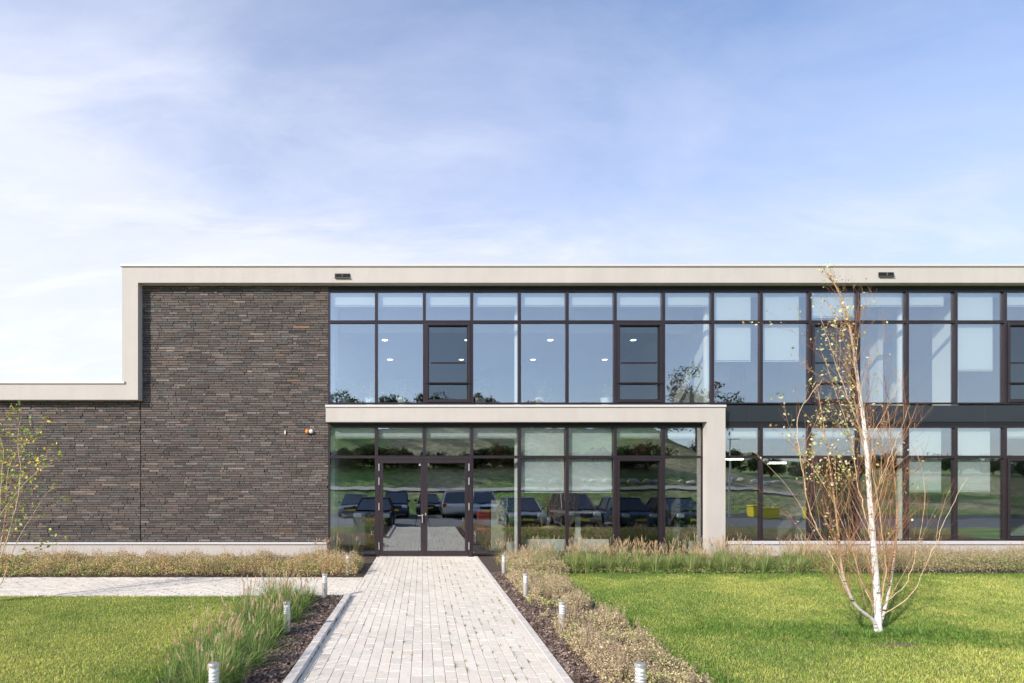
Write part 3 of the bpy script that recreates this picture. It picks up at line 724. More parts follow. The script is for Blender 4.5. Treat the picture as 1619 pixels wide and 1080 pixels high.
# light bulkhead a little way in, upper floor
b = MB(); b.box(XB+.12, 7.0, 14.6, 14.75, fz(526, 14.6), 6.15); part(b, 'bulkhead', M['ceiling'])
# roller blinds: cassettes in every transom, some drawn lower
def blind(i, py, up, wl=0., wr=.07):
    x0, x1 = U(mull[i])+.06+wl, U(mull[i+1])-.05-wr
    if i == 7 and not up: x1 = pxi-.12
    if i == 8 and not up: x0 = px1+.05
    ztop = (W(459) if up else W(674))
    b = MB(); b.box(x0, x1, GY+.066, GY+.069, W(py), ztop-.01)
    o = part(b, 'roller_blind', M['blind'])
    b = MB(); b.cbox(x0, x1, GY+.062, GY+.078, W(py)-.035, W(py)-.018, .004); b.box(x0+.02, x0+.03, GY+.068, GY+.07, W(py)-.02, W(py)); b.box(x1-.03, x1-.02, GY+.068, GY+.07, W(py)-.02, W(py)); part(b, 'bottom_bar', M['white_paint'], o)
for i in range(len(mull)-1):
    u = {8: 568, 9: 568, 10: 498, 13: 583}.get(i, 480); blind(i, u, True, wr=.14 if i in (8, 9, 12, 13) else -.005)
    l = {4: 777, 5: 777, 12: 776, 13: 776}.get(i, 690); blind(i, l, False, wr=.20 if i in (12, 13) else 0)
# parapet overflow outlets
for px, py in ((541.5, 436.5), (1400.5, 434.5)):
    b = MB(); x = fx(px, FR); z = fz(py, FR); b.box(x-.18, x+.18, FR-.055, FR-.001, z-.055, z-.043); b.box(x-.008, x+.008, FR-.05, FR-.002, z-.03, z+.046)
    for q in range(3): b.box(x-.168, x+.168, FR-.046+.002*q, FR-.013, z-.018+q*.022, z-.015+q*.022)
    o = part(b, 'overflow_grille', M['grille'])
    b = MB(); b.box(x-.175, x+.175, FR-.012, FR-.003, z-.04, z+.055); part(b, 'opening', M['black_plastic'], o)
# wall alarm and sensor
al = empty('alarm_light', (fx(489, FACE-.03), FACE-.03, fz(682.5, FACE)), 'orange and white round alarm lights on the brick wall near the glass', 'alarm light')
b = MB(); b.cbox(-.02, .02, -.03, .01, -.075, -.02, .004); b.build('bracket', M['black_plastic'], al)
for dx, m_, nm in ((-.045, 'orange', 'beacon'), (.05, 'white_paint', 'siren')):
    b = MB(); b.lathe([(.047, 0), (.05, .01), (.05, .035), (.042, .06), (.02, .075), (.004, .078)], 0, 0, 18)
    o = b.build(nm, M[m_], al, smooth=True); o.location = (dx, .01, 0); o.rotation_euler = (R(90), 0, 0)
sn = MB(); sn.cbox(-.014, .014, -.03, .0, -.045, .045, .004); o = sn.build('wall_sensor', M['white_paint'], loc=(fx(451, FACE-.03), FACE-.022, fz(684, FACE)))
tag(o, 'small white sensor box on the brick wall left of the orange alarm', 'sensor')

# downlights in the upper office
wordsx = ['first', 'second', 'third', 'fourth']
dl = None
for r_, Yl in ((0, 17.5), (1, 20.25)):
    for q, X in enumerate((-1.16, 1.38, 3.93, 6.48)):
        if dl is None:
            dl = empty('downlight', (0, 0, 0), '', 'ceiling light', 'downlights in the upper floor ceiling')
            b = MB(); b.lathe([(.13, -.02), (.135, -.014), (.135, 0)], 0, 0, 24); b.build('trim_ring', M['white_paint'], dl)
            b = MB(); b.lathe([(.085, -.026), (.085, -.0205)], 0, 0, 24); b.build('lamp', M['lamp'], dl); o = dl
        else: o = copy_tree(dl)
        o.location = (X, Yl, 6.158)
        o['label'] = f'round lit downlight in the {"front" if r_ == 0 else "rear"} row of the upper ceiling, {wordsx[q]} from the left'
# ------------------------------------------------------------------ things inside
def radiator(px0_, px1_, label):
    x0, x1 = fx(px0_, 13.65), fx(px1_, 13.65); r = empty('radiator', (x0, 13.65, 0), label, 'radiator', 'radiators inside the ground floor windows'); w_ = x1-x0
    b = MB(); b.cbox(0, w_, 0, .06, .10, .385, .006)
    b.build('panel', M['white_paint'], r)
    b = MB(); k = int(w_/.045)
    for i in range(k): b.box(.015+i*.045, .033+i*.045, -.008, -.0005, .13, .36)
    b.build('ribs', M['white_paint'], r)
    for xx in (.15, w_-.15):
        b = MB(); b.box(xx-.02, xx+.02, .01, .05, 0.01, .099); b.build('foot', M['white_paint'], r)
radiator(833, 893, 'white ribbed radiator behind the left of the two half lowered blinds')
radiator(898, 963, 'white ribbed radiator below the desk with a monitor')
# sit-stand desk with monitor
X = fx(917, 14.6)
dk = empty('desk', (X, 14.8, 0), 'pale desk on a single column seen below the right half lowered blind', 'desk')
b = MB(); b.cbox(-.62, .62, -.4, .4, .98, 1.01, .005); b.build('table_top', M['white_paint'], dk)
b = MB(); b.box(-.06, .06, -.04, .04, .30, .97); b.box(-.085, .085, -.06, .06, .03, .31); b.build('leg', M['white_paint'], dk)
b = MB(); b.cbox(-.08, .08, -.35, .35, .012, .04, .006); b.build('base', M['white_paint'], dk)
mn = empty('monitor', (X, 14.85, 1.011), 'dark computer monitor standing on the pale column desk', 'monitor')
b = MB(); b.cbox(-.24, .24, .0, .03, .13, .47, .008); b.build('screen', M['dark_screen'], mn)
b = MB(); b.box(-.025, .025, .031, .055, .0, .3); b.cbox(-.11, .11, -.07, .1, .0, .012, .003); b.build('stand', M['black_plastic'], mn)
def chair(x, y, rz, m_, label):
    c = empty('chair', (x, y, .01), label, 'chair', 'chairs in the ground floor rooms', rz)
    b = MB(); b.cbox(-.23, .23, -.22, .22, .43, .50, .03); b.build('seat', m_, c)
    b = MB(); b.cbox(-.21, .21, .19, .25, .55, .98, .03); b.box(-.03, .03, .22, .25, .45, .56); b.build('backrest', m_, c)
    b = MB(); b.tube([(0, 0, .08), (0, 0, .43)], .025, 10); b.build('column', M['black_plastic'], c)
    for k in range(5):
        a = k*math.tau/5; b = MB(); b.tube([(0, 0, .1), (.28*math.cos(a), .28*math.sin(a), .045)], [.022, .014], 8)
        b.lathe([(.02, .0), (.025, .02), (.02, .045)], .28*math.cos(a), .28*math.sin(a), 8); b.build('leg', M['black_plastic'], c)
chair(fx(771, 15.6), 15.6, .4, M['red_fabric'], 'red chair inside right of the glass doors')
chair(fx(1003, 16), 16.0, 2.8, M['grey_fabric'], 'dark office chair inside the single dark door, left one')
chair(fx(1030, 15.2), 15.2, 2.2, M['grey_fabric'], 'dark office chair inside the single dark door, right one')
chair(fx(870, 16.4), 16.4, 1.2, M['wood'], 'brown office chair under the left half lowered blind')
tb = empty('table', (fx(1020, 17), 17, .01), 'brown meeting table behind the office chairs', 'table')
b = MB(); b.cbox(-1.0, 1.0, -.5, .5, .72, .76, .006); b.build('table_top', M['wood'], tb)
for sx in (-.9, .9):
    for sy in (-.42, .42): b = MB(); b.box(sx-.03, sx+.03, sy-.03, sy+.03, 0, .719); b.build('leg', M['black_plastic'], tb)
bn = empty('display_stand', (fx(789, 14.6), 14.6, .01), 'narrow beige display panel standing inside right of the doors', 'display stand')
b = MB(); b.cbox(-.2, .2, 0, .05, .05, 1.3, .006); b.build('panel', M['beige'], bn)
b = MB(); b.cbox(-.25, .25, -.15, .2, 0, .049, .006); b.build('base', M['steel'], bn)
cb = empty('cabinet', (fx(545, 15.2), 15.2, .01), 'low pale cabinet inside the leftmost ground floor window', 'cabinet')
b = MB(); b.cbox(-.55, .55, 0, .45, .06, .95, .006); b.build('carcass', M['beige'], cb)
for s_ in (-1, 1):
    b = MB(); b.cbox(min(0, s_*.54)+.004, max(0, s_*.54)-.004, -.02, -.001, .08, .93, .003); d = b.build('door', M['white_paint'], cb)
    b = MB(); b.box(s_*.06-.008, s_*.06+.008, -.04, -.021, .5, .62); b.build('handle', M['steel'], d)
def potted(x, y, z, h, label, nl=160):
    pt = empty('potted_plant', (x, y, z), label, 'plant', 'potted plants behind the windows')
    b = MB(); b.lathe([(.09, 0), (.13, .22), (.14, .24), (.12, .24)], 0, 0, 16); b.build('pot', M['white_paint'], pt)
    b = MB()
    for k in range(9):
        a = rng.uniform(0, 6.28); r_ = rng.uniform(.05, .22); b.tube([(0, 0, .2), (r_*.4*math.cos(a), r_*.4*math.sin(a), h*.6), (r_*math.cos(a), r_*math.sin(a), h*rng.uniform(.75, 1))], [.01, .007, .004], 5, (.12, .1, .05, 1))
    b.build('stem', M['twig'], pt, colour=True)
    c = np.stack([rng.normal(0, .14, nl), rng.normal(0, .14, nl), rng.uniform(.35*h, h, nl)], -1); d = rng.normal(0, 1, (nl, 3)); d /= np.linalg.norm(d, axis=1)[:, None]
    s_ = np.cross(d, rng.normal(0, 1, (nl, 3))); s_ /= np.linalg.norm(s_, axis=1)[:, None]; l = rng.uniform(.04, .09, nl)[:, None]
    np_mesh('leaves', np.stack([c-d*l, c+s_*l*.4, c+d*l, c-s_*l*.4], 1), 4, [(0, 1, 2, 3)], np.array([.08, .16, .05])*rng.uniform(.6, 1.5, nl)[:, None], M['leaf'], pt)
potted(fx(1090, 14.6), 14.6, .01, 1.35, 'tall potted plant inside the last window before the portal pillar')
potted(fx(807, 14.4), 14.4, .01, 1.5, 'tall potted plant inside beside the white column right of the doors')
for q, (px, wd_) in enumerate(((545, 'left of its pane, far left upper window'), (586, 'right of its pane, far left upper window'), (636, 'in the second upper window'), (760, 'right of the first opening sash'), (852, 'in the upper window with two lit spots'), (958, 'left of the second opening sash'))):
    potted(fx(px, 13.9), 13.9, 3.57, .62, 'small pale potted plant on the upper floor '+wd_, 26)

b = MB(); b.box(7.2, 11.4, 18.0, 18.1, 3.57, 6.15); part(b, 'partition', M['shaded_paint'])
for q, (pa, pb, ya, yb, lab) in enumerate(((1128, 1152, 578, 604, 'white panel standing in for a lit window, left behind the first upper drawn blind'), (1178, 1196, 578, 603, 'white panel standing in for a lit window, right behind the first upper drawn blind'), (984, 1000, 590, 604, 'small white panel standing in for a lit window, left behind the second opening sash'), (1008, 1023, 578, 604, 'white panel standing in for a lit window, right behind the second opening sash'))):
    Yw = 17.95 if q < 2 else 21.15  # added white panels stand in for lit windows deeper in the building
    wb = empty('lit_window_standin', (fx(pa, Yw), Yw, fz(yb, Yw)), lab, 'stand-in panel', 'white panels standing in for lit windows upstairs'); w_ = fx(pb, Yw)-fx(pa, Yw); h_ = fz(ya, Yw)-fz(yb, Yw)
    b = MB(); b.box(.02, w_-.02, 0, .02, .02, h_-.02); b.build('panel', M['white_paint'], wb)
    b = MB(); b.frame(0, w_, 0, h_, .02, -.005, .03); b.build('frame', M['steel'], wb)
b = MB(); b.box(2.2, 7.03, 21.2, 21.3, 3.57, 6.15); part(b, 'partition', M['shaded_paint'])
for px, py, wd, lab in ((1156, 727, .34, 'lit linear pendant lamp in the first ground floor window right of the portal'), (1228, 733, .26, 'lit linear pendant lamp seen behind the birch twigs on the ground floor')):
    Yp = 16.0; pl = empty('pendant_lamp', (fx(px, Yp), Yp, fz(py, Yp)), lab, 'pendant lamp', 'pendant lamps on the ground floor')
    b = MB(); b.cbox(-wd, wd, -.05, .05, 0, .05, .008); b.build('housing', M['white_paint'], pl)
    b = MB(); b.box(-wd+.02, wd-.02, -.035, .035, -.008, -.001); b.box(-wd+.02, wd-.02, -.056, -.051, .008, .042); b.build('diffuser', M['lamp'], pl)
    for sx in (-.8, .8): b = MB(); b.tube([(sx*wd, 0, .05), (sx*wd, 0, 3.02-fz(py, Yp))], .004, 5); b.build('wire', M['steel'], pl)

# ------------------------------------------------------------------ bollard lights
bo = empty('bollard_light', (0, 0, 0), '', 'bollard light', 'short steel bollard lights along the path')
b = MB(); b.lathe([(.040, -.05), (.040, .225), (.042, .227), (.042, .235), (.038, .238)], 0, 0, 20); b.build('post', M['bollard'], bo, smooth=False)
b = MB(); b.lathe([(.034, .236), (.034, .345)], 0, 0, 20); b.build('lens', M['lens'], bo)
b = MB()
for z in (.258, .285, .312): b.lathe([(.036, z), (.0405, z-.006), (.0405, z-.002), (.036, z+.004)], 0, 0, 20)
b.build('louvre', M['bollard'], bo)
b = MB(); b.lathe([(.041, .343), (.0425, .347), (.0425, .364), (.038, .370), (.005, .372)], 0, 0, 20); b.build('cap', M['bollard'], bo)
names = ['nearest the camera at the bottom edge', 'second from the camera', 'third from the camera', 'farthest, beside the entrance doors']
left_names = ['nearest the camera at the bottom edge', 'second from the camera, among fountain grass', 'third from the camera, at the cross path corner', 'in the bed beyond the cross path']
first = True
for sx, X, nm in ((-1, (-1.555, -1.54, -1.46, -1.41), left_names), (1, (1.62, 1.585, 1.54, 1.535), names)):
    for X_b, Yb, t_ in zip(X, (4.24, 6.46, 8.5, 10.75), nm):
        o = bo if first else copy_tree(bo); first = False
        o.location = (X_b, Yb, 0); o.rotation_euler.z = random.random()*6
        o['label'] = f'bollard light {"left" if sx < 0 else "right"} of the path, {t_}'

# ------------------------------------------------------------------ birches
def birch(loc, sc, seed, stems, box_n, label, nleaf, leafcols, leafzone, lsc=1.0):
    """stems: list of (points in metres relative to base, r0, r1, white)"""
    rr = random.Random(seed)
    root = empty('birch_tree', loc, label, 'tree', 'young birches on the lawns')
    tb_ = MB(); br = MB(); tips = []
    def poly(pts, n=14):
        P = [Vector(p) for p in pts]; out = []
        for i in range(len(P)-1):
            p0 = P[max(i-1, 0)]; p1 = P[i]; p2 = P[i+1]; p3 = P[min(i+2, len(P)-1)]
            for k in range(n//2):
                t = k/(n//2); out.append(.5*((2*p1)+(p2-p0)*t+(2*p0-5*p1+4*p2-p3)*t*t+(3*p1-p0-3*p2+p3)*t*t*t))
        out.append(P[-1]); return out
    def twig(p, d, L_, r, lvl):
        n = 6; pts = [p]; q = p.copy(); dd = d.normalized()
        for i in range(n):
            dd = (dd+Vector((rr.gauss(0, .09), rr.gauss(0, .09), rr.gauss(.035, .06)))).normalized(); q = q+dd*L_/n; pts.append(q.copy())
        col = rr.choice([(.32, .12, .055, 1), (.38, .16, .07, 1), (.24, .10, .065, 1), (.44, .26, .13, 1)])
        if lvl == 0: col = rr.choice([(.56, .40, .24, 1), (.48, .28, .13, 1), (.38, .19, .09, 1)])
        br.tube(pts, [r*(1-.75*i/n) for i in range(n+1)], 5 if lvl == 0 else 4, col, caps=False)
        tips.append((pts, lvl))
        if lvl < 2:
            for k in range(rr.randint(3, 7) if lvl == 0 else rr.randint(1, 3)):
                i = rr.randint(1, n-1); side = Vector((rr.gauss(0, 1), rr.gauss(0, 1), rr.gauss(.2, .5))).normalized()
                twig(pts[i], (dd*.9+side*.55), L_*rr.uniform(.3, .55), r*.5, lvl+1)
    for pts, r0, r1, white, nb in stems:
        P = poly([Vector(p)*sc for p in pts]); n = len(P)
        rad = [r0+(r1-r0)*(i/(n-1))**.8 for i in range(n)]
        if white:
            k0 = len(tb_.c); tb_.tube(P, [a*(1+.04*rr.gauss(0, 1)) for a in rad], 12, (1, 1, 1, 1))
            for i in range(n):
                q = min(1, max(0, (rad[i]-.011)/.008)); c_ = (lerp(.62, 1, q), lerp(.38, 1, q), lerp(.22, 1, q), 1)
                for k in range(12): tb_.c[k0+i*12+k] = c_
        else:
            for i in range(1, n): P[i] = P[i]+Vector((rr.gauss(0, .004), rr.gauss(0, .004), 0))
            br.tube(P, [a*.72 for a in rad], 7, (.68, .50, .31, 1)); tips.append((P[len(P)//2:], 1))
        for k in range(nb):
            t = rr.uniform(.10, .97) if white else rr.uniform(.25, .97)
            i = min(n-2, int(t*(n-1))); a = rr.uniform(0, math.tau); d = (P[i+1]-P[i]).normalized()
            out = Vector((math.cos(a), math.sin(a)*.8, 0))
            Lb = (1.15*(1-t)+.15+.15*min(1, (1-t)*3))*sc*rr.uniform(.6, 1.15)
            twig(P[i], d*.9+out*rr.uniform(.25, .8)+Vector((0, 0, .35)), Lb, max(.0019, min(.0045, rad[i]*.18)), 0 if Lb > .55*sc else 1)
    tb_.build('trunk', M['bark'], root, smooth=True, colour=True)
    br.build('branches', M['twig'], root, colour=True)
    c = []; 
    while len(c) < nleaf:
        pts, lvl = rr.choice(tips); p = pts[rr.randint(len(pts)//3, len(pts)-1)]
        if leafzone(p) < rr.random(): continue
        c.append(p+Vector((rr.gauss(0, .014), rr.gauss(0, .014), rr.gauss(-.012, .014))))
    c = np.array(c); k = len(c); d = rng.normal(0, 1, (k, 3)); d[:, 2] -= .5; d /= np.linalg.norm(d, axis=1)[:, None]
    s_ = np.cross(d, rng.normal(0, 1, (k, 3))); s_ /= np.linalg.norm(s_, axis=1)[:, None]; l = rng.uniform(.008, .019, k)[:, None]*lsc
    nrm = np.cross(d, s_)*l*.25
    np_mesh('leaves', np.stack([c-d*l, c-d*l*.25+s_*l*.72, c+d*l*.5+s_*l*.45+nrm, c+d*l*1.2, c+d*l*.5-s_*l*.45+nrm, c-d*l*.25-s_*l*.72], 1), 6, [(0, 1, 2, 3, 4, 5)],
            np.array(leafcols)[rng.integers(0, len(leafcols), k)]*rng.uniform(.75, 1.3, k)[:, None], M['leaf'], root)
    return root
def bp(px, py, dy=0.):
    Y = BY+dy; return (fx(px, Y)-BX, dy, fz(py, Y))
st = [
 ([bp(1389, 1006), bp(1387, 950), bp(1381, 860), bp(1374, 770), bp(1368, 690), bp(1356, 600), bp(1344, 520), bp(1328, 466), bp(1306, 428)], .042, .004, True, 74),
 ([bp(1386, 1004, -.02), bp(1381, 982, -.05), bp(1352, 956, -.16), bp(1333, 910, -.22), bp(1326, 850, -.25), bp(1318, 780, -.25), bp(1305, 690, -.2), bp(1292, 610, -.15)], .026, .003, True, 40),
 ([bp(1392, 985, .02), bp(1404, 940, .10), bp(1414, 880, .15), bp(1418, 810, .18), bp(1412, 730, .2), bp(1404, 650, .2)], .020, .003, True, 34),
 ([bp(1391, 975), bp(1440, 940, -.15), bp(1470, 880, -.3), bp(1500, 810, -.4), bp(1530, 755, -.45)], .008, .002, False, 4),
 ([bp(1389, 960), bp(1430, 925, .2), bp(1452, 860, .3), bp(1462, 780, .35), bp(1448, 700, .3)], .008, .002, False, 7),
 ([bp(1390, 965, .0), bp(1400, 900, -.15), bp(1392, 820, -.3), bp(1380, 740, -.4)], .011, .003, False, 9),
 ([bp(1386, 970), bp(1362, 920, .15), bp(1345, 860, .25), bp(1310, 780, .3), bp(1270, 720, .3), bp(1240, 690, .3)], .010, .002, False, 11),
 ([bp(1384, 965), bp(1352, 900, -.2), bp(1300, 850, -.3), bp(1245, 770, -.4), bp(1190, 712, -.4)], .006, .0015, False, 4),
 ([bp(1345, 948, -.15), bp(1315, 880, -.2), bp(1285, 820, -.2), bp(1268, 740, -.2), bp(1262, 660, -.2), bp(1300, 600, -.2)], .011, .003, False, 13),
 ([bp(1384, 900, 0), bp(1372, 830, .2), bp(1355, 760, .3), bp(1345, 690, .3), bp(1300, 560, .25)], .011, .003, False, 12),
 ([bp(1375, 800), bp(1400, 740, -.1), bp(1420, 690, -.15), bp(1438, 640, -.2)], .008, .002, False, 7),
 ([bp(1370, 700), bp(1345, 640, -.1), bp(1320, 570, -.1), bp(1298, 500, -.1)], .008, .002, False, 7),
]
def zone(p):
    px = HX+(p.x+BX)*F/(BY+p.y); py = HY-(p.z-EYE)*F/(BY+p.y)
    v = 0
    if py < 760: v = .85 if px < 1352 else .14
    elif py < 850 and px < 1330: v = .25
    if px > 1400: v = .05
    return v
birch((BX, BY, 0), 1, 5, st, 0, 'leafless white birch with orange twigs standing on the right lawn', 1250, [[.60, .60, .24], [.70, .70, .36], [.40, .46, .14], [.74, .72, .45], [.58, .36, .12]], zone)
LX, LY = -6.35, 8.1
def bq(px, py, dy=0.):
    Y = LY+dy; return (fx(px, Y)-LX, dy, fz(py, Y))
st2 = [
 ([(0, 0, 0), bq(-30, 880), bq(-24, 820), bq(-15, 760), bq(-10, 700), bq(-25, 655)], .04, .004, True, 16),
 ([(0, 0, .1), bq(-12, 910), bq(15, 840, -.1), bq(32, 760, -.1), bq(28, 700, -.1), bq(34, 655, -.1)], .016, .003, False, 11),
 ([(0, 0, .05), bq(0, 925), bq(25, 860, .1), bq(60, 800, .1), bq(88, 762, .1)], .012, .003, False, 7),
 ([(0, 0, .12), bq(-10, 900), bq(8, 820, .2), bq(14, 740, .2), bq(40, 700, .2), bq(74, 690, .2)], .014, .003, False, 9),
 ([bq(-20, 950), bq(0, 925), bq(20, 908, -.1), bq(60, 885, -.15)], .006, .002, False, 2),
 ([(0, 0, .1), bq(-8, 870, -.2), bq(2, 760, -.2), bq(5, 710, -.2), bq(-10, 670, -.2)], .012, .003, False, 8),
 ([bq(-10, 830), bq(25, 780, -.1), bq(60, 745, -.1), bq(86, 730, -.1)], .008, .002, False, 4),
]
birch((LX, LY, 0), 1, 9, st2, 0, 'young birch with bright green leaves at the left edge before the brick wall', 900, [[.44, .56, .10], [.56, .64, .15], [.32, .46, .10], [.80, .58, .08], [.26, .40, .12]], lambda p: .9 if p.z > .5 else .3, 1.45)

# ------------------------------------------------------------------ what the glass mirrors, behind the camera
def paint(name, c, r=.16, metal=.35): return mat(name, c, r, metal=metal)
CP = {}
def car(x, y, rz, col, label, suv=False):
    """front bumper faces +Y (towards the building) when rz = 0; origin at the middle on the ground"""
    c = empty('parked_car', (x, y, LOT+.02), label, 'car', 'parked cars behind the camera mirrored in the glass', rz)
    key = tuple(col)
    if key not in CP: CP[key] = paint('car_paint', col)
    h = 1.66 if suv else 1.45; wl = .87
    belt = .98 if suv else .90
    # body: side profile lofted over the width with tumblehome
    prof = [(-2.1, .32), (-2.15, .55), (-2.1, belt-.02), (-1.2, belt+.03), (.75, belt), (1.75, belt-.14), (2.08, belt-.30), (2.15, .50), (2.08, .26), (1.75, .2), (-1.8, .2)]
    b = MB(); n = len(prof); V = []
    for s_, k in ((-1, .90), (-1, 1), (1, 1), (1, .90)):
        pass
    lev = [(-wl*.88, .93), (-wl, 1.0), (wl, 1.0), (wl*.88, .93)]
    for X, k in lev:
        for (py_, pz) in prof: V.append((X, py_*(.975 if k < 1 else 1), .2+(pz-.2)*(1.0 if k < 1 else .93) if pz > .5 else pz))
    Fs = [tuple(range(n))[::-1], tuple(3*n+i for i in range(n))]
    for a in range(3):
        for i in range(n): j = (i+1) % n; Fs.append((a*n+i, a*n+j, (a+1)*n+j, (a+1)*n+i))
    b.add(V, Fs); o = b.build('body', CP[key], c, smooth=True)
    md = o.modifiers.new('bevel', 'BEVEL'); md.width = .09; md.segments = 3; md.limit_method = 'ANGLE'; md.angle_limit = R(25)
    b = MB()   # greenhouse glass
    g_ = [(-1.85, belt), (-1.55, h-.08), (-.2, h-.03), (.35, h-.08), (1.15, belt-.02)]; V = []
    for X, z_ in ((-wl*.93, 0), (-wl*.72, 1), (wl*.72, 1), (wl*.93, 0)): pass
    lo = [(-wl*.93, -1.85, belt-.04), (wl*.93, -1.85, belt-.04), (wl*.93, 1.2, belt-.06), (-wl*.93, 1.2, belt-.06)]
    hi = [(-wl*.70, -1.5, h-.05), (wl*.70, -1.5, h-.05), (wl*.70, .35, h-.06), (-wl*.70, .35, h-.06)]
    b.add(lo+hi, [(0, 1, 5, 4), (1, 2, 6, 5), (2, 3, 7, 6), (3, 0, 4, 7), (4, 5, 6, 7)]); b.build('windows', M['car_glass'], c)
    b = MB(); b.cbox(-wl*.71, wl*.71, -1.52, .34, h-.055, h, .02); 
    for sx in (-1, 1):
        for (q0, q1) in (((sx*wl*.93, 1.2, belt-.05), (sx*wl*.71, .33, h-.04)), ((sx*wl*.935, -.35, belt-.03), (sx*wl*.715, -.4, h-.05)), ((sx*wl*.93, -1.85, belt-.03), (sx*wl*.71, -1.5, h-.05))): b.tube([q0, q1], .035, 6)
    b.build('roof', CP[key], c)
    for sx in (-1, 1):
        for yy in (-1.35, 1.35):
            b = MB(); b.tube([(sx*(wl-.2), yy, .32), (sx*(wl+.01), yy, .32)], .32, 22); t_ = b.build('wheel', M['black_plastic'], c)
            b = MB(); b.tube([(sx*(wl-.02), yy, .32), (sx*(wl+.02), yy, .32)], .2, 14); b.build('rim', M['steel'], t_)
        b = MB(); b.cbox(min(sx*.46, sx*.82), max(sx*.46, sx*.82), 1.95, 2.135, belt-.36, belt-.17, .05); b.build('headlight', M['white_paint'], c)
        b = MB(); b.cbox(min(sx*.62, sx*.82), max(sx*.62, sx*.82), -2.15, -2.06, belt-.3, belt-.08, .02); b.build('tail_light', M['red_fabric'], c)
        b = MB(); b.cbox(min(sx*.88, sx*1.02), max(sx*.88, sx*1.02), .75, .9, belt-.02, belt+.12, .03); b.build('mirror', CP[key], c)
    b = MB(); b.cbox(-.42, .42, 2.08, 2.155, belt-.40, belt-.24, .01); b.cbox(-.6, .6, 2.1, 2.16, .26, .36, .01); b.build('grille', M['black_plastic'], c)
    b = MB(); b.cbox(-.26, .26, 2.16, 2.172, .40, .51, .002); b.build('number_plate', M['yellow'], c)
    return c
BLK, GRY, SIL, BLU, DRD, DBL = (.012, .012, .016), (.34, .36, .39), (.70, .72, .74), (.55, .64, .78), (.36, .29, .26), (.05, .08, .16)
car(-2.35, -1.9, 0, BLK, 'black hatchback parked left of the photographer, mirrored beside the doors')
car(4.95, -1.9, 0, GRY, 'grey car of the near row, mirrored under the left lowered blind')
car(7.55, -1.9, 0, DRD, 'dark grey tall car of the near row, mirrored behind the desk', True)
car(10.2, -1.9, 0, DBL, 'dark blue car of the near row, mirrored in the single door')
car(12.75, -1.9, 0, (.02, .02, .022), 'black car at the right end of the near row')
car(-4.35, -10.7, 0, GRY, 'grey car at the left end of the far row')
car(-1.75, -10.7, 0, DBL, 'dark blue van-like car second in the far row', True)
car(.45, -14.6, 0, BLK, 'black car parked farthest back at the hill foot')
car(2.1, -10.7, math.pi, SIL, 'silver car with its tail to the building in the far row', True)
car(4.1, -10.7, 0, BLU, 'pale blue car at the right end of the far row', True)
lp = empty('street_lamp', (19.4, -8.7, LOT), 'thin grey street lamp with flat head beyond the road', 'street lamp')
b = MB(); b.tube([(0, 0, 0), (0, 0, 4.7)], [.07, .045], 12); b.build('pole', M['steel'], lp)
b = MB(); b.cbox(-.1, .6, -.1, .1, 4.7, 4.76, .01); b.build('lamp_head', M['steel'], lp)
for q, X in enumerate((21.6, 24.6)):
    gb = empty('grit_bin', (X, -9.3, LOT+.02), f'yellow grit bin {"nearer" if q == 0 else "farther from"} the street lamp by the road', 'grit bin', 'yellow grit bins by the road')
    b = MB(); b.cbox(-.6, .6, -.35, .35, 0, .6, .04); b.build('box', M['yellow'], gb)
    b = MB(); b.cbox(-.64, .64, -.39, .39, .601, .74, .05); b.build('lid', M['yellow'], gb)
# camera tripod
tp = empty('camera_tripod', (0, -.05, LOT+.02), 'black camera tripod standing where the photo was taken', 'tripod')
for k in range(3):
    a = k*math.tau/3-math.pi/2; b = MB(); b.tube([(0, 0, 1.75), (.45*math.cos(a), .45*math.sin(a), 0)], [.018, .012], 8); b.build('leg', M['black_plastic'], tp)
b = MB(); b.lathe([(.05, 1.74), (.05, 1.80), (.03, 1.83), (.03, 1.9)], 0, 0, 12); b.build('head', M['black_plastic'], tp)
# boulders on the bank
def boulder_mesh(seed):
    r_ = np.random.default_rng(seed); b = MB(); n, m_ = 10, 6; V = []; 
    for j in range(m_+1):
        ph = math.pi*j/m_
        for i in range(n):
            th = math.tau*i/n; r0 = 1+r_.normal(0, .10); V.append((math.cos(th)*math.sin(ph)*r0, math.sin(th)*math.sin(ph)*r0*.8, math.cos(ph)*.62*r0))
    Fs = [(j*n+i, j*n+(i+1) % n, (j+1)*n+(i+1) % n, (j+1)*n+i) for j in range(m_) for i in range(n)]
    b.add(V, Fs); return b
bs = []; ORDB = 'first second third fourth fifth sixth seventh eighth ninth tenth eleventh twelfth thirteenth fourteenth fifteenth sixteenth seventeenth eighteenth nineteenth twentieth twenty-first twenty-second'.split()
for q in range(22):
    if q < 3: o = boulder_mesh(q).build('boulder', M['rock'], smooth=True); bs.append(o)
    else: o = bs[q % 3].copy(); COL.objects.link(o)
    X = 9+q*1.14+rng.normal(0, .25); Yb = -18.
    while float(hgt(X, Yb)) < 1.75+.1*rng.random() and Yb > -44: Yb -= .3
    o.location = (X, Yb, float(hgt(X, Yb))+.12); s_ = rng.uniform(.25, .48); o.scale = (s_*1.3, s_, s_); o.rotation_euler.z = rng.uniform(0, 6)
    tag(o, f'pale grey boulder, {ORDB[q]} from the left in the mirrored row on the bank', 'boulder', 'boulders on the bank')
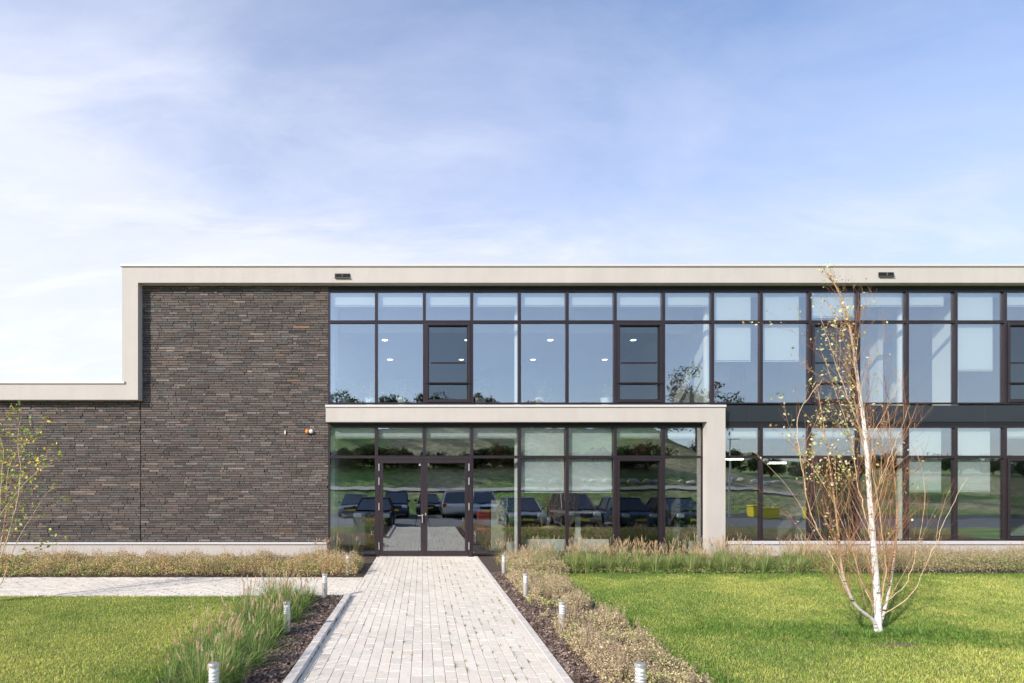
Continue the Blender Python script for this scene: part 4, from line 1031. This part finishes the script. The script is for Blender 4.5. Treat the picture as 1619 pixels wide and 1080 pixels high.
# trees on the bank
ORD = ['first', 'second', 'third', 'fourth', 'fifth', 'sixth', 'seventh', 'eighth', 'ninth', 'tenth']; ORD += ['eleventh', 'twelfth', 'thirteenth', 'fourteenth', 'fifteenth', 'sixteenth', 'seventeenth', 'eighteenth', 'nineteenth', 'twentieth']
ORD += ['twenty '+a for a in ORD[:9]]+['thirtieth']+['thirty '+a for a in ORD[:9]]
def bank_tree(X, Yb, h, r_, pal, label, name='tree'):
    z0 = float(hgt(X, Yb)); root = empty(name, (X, Yb, z0), label, 'tree', 'trees on the bank mirrored in the glass')
    b = MB(); b.tube([(0, 0, -.2), (.1, 0, h*.35), (0, .1, h*.75)], [r_*.09, r_*.07, r_*.02], 8, (.10, .07, .05, 1))
    for k in range(7):
        a = rng.uniform(0, 6.28); zz_ = h*rng.uniform(.25, .6); b.tube([(.05, 0, zz_), (math.cos(a)*r_*.6, math.sin(a)*r_*.6, zz_+h*.22)], [r_*.03, .02], 5, (.10, .07, .05, 1))
    b.build('trunk', M['twig'], root, colour=True)
    nc = 26; cc = rng.normal(0, .42, (nc, 3))*[r_, r_, h*.30]+[0, 0, h*.62]; cr = rng.uniform(.25, .5, nc)*r_
    k = 2600; i = rng.integers(0, nc, k); d = rng.normal(0, 1, (k, 3)); d /= np.linalg.norm(d, axis=1)[:, None]; c = cc[i]+d*(cr[i]*rng.uniform(.5, 1.05, k))[:, None]; c[:, 2] = np.maximum(c[:, 2], .3)
    dd = rng.normal(0, 1, (k, 3)); dd /= np.linalg.norm(dd, axis=1)[:, None]; ss = np.cross(dd, d); l = rng.uniform(.10, .24, k)[:, None]
    C = np.array(pal)[rng.integers(0, len(pal), nc)][i]*rng.uniform(.6, 1.4, k)[:, None]
    np_mesh('crown', np.stack([c-dd*l, c+ss*l*.6, c+dd*l, c-ss*l*.6], 1), 4, [(0, 1, 2, 3)], C, M['leaf'], root)
GR = [[.05, .09, .02], [.07, .11, .03], [.09, .11, .03]]; RD = [[.16, .05, .03], [.14, .07, .03], [.08, .10, .03]]; AU = [[.20, .11, .04], [.10, .11, .03], [.22, .07, .04]]
X = -42
q = 0
while X < 32:
    h = rng.uniform(2.6, 4.6); pal = [GR, GR, RD, GR, AU][q % 5]
    bank_tree(X, -46+rng.normal(0, 1.5), h, h*.55, pal, f"{['green', 'dark green', 'reddish', 'pale green', 'orange'][q % 5]} bushy tree on the bank crest, {ORD[q]} from the left"); X += rng.uniform(2.4, 3.6); q += 1
bank_tree(29.8, -37, 9.6, 3.4, AU, 'large orange and green tree standing before the crest row')
bank_tree(34.0, -38, 9.0, 3.0, GR, 'large green tree next to the orange one')
q = 0
for X in np.arange(-14, 22, 1.5):
    Yb = -26.
    while 766-(float(hgt(X, Yb))-1.7)*900/(26.8-Yb) > 741 and Yb > -44: Yb -= .3
    h = rng.uniform(1.0, 1.9); bank_tree(X+rng.normal(0, .3), Yb, h, h*.95, [GR, [[.03, .05, .015], [.05, .07, .02]], [[.10, .12, .04], [.14, .10, .04]]][q % 3], f"low {['green', 'dark', 'olive'][q % 3]} shrub half way up the mirrored bank, {ORD[q]} from the left", 'shrub'); q += 1
for q, X in enumerate(np.arange(36, 84, 4.2)):
    h = rng.uniform(1.6, 2.6); bank_tree(X, -47, h, h*.9, GR, f'low green shrub on the far right of the bank crest, {ORD[q]} of its row', 'shrub')
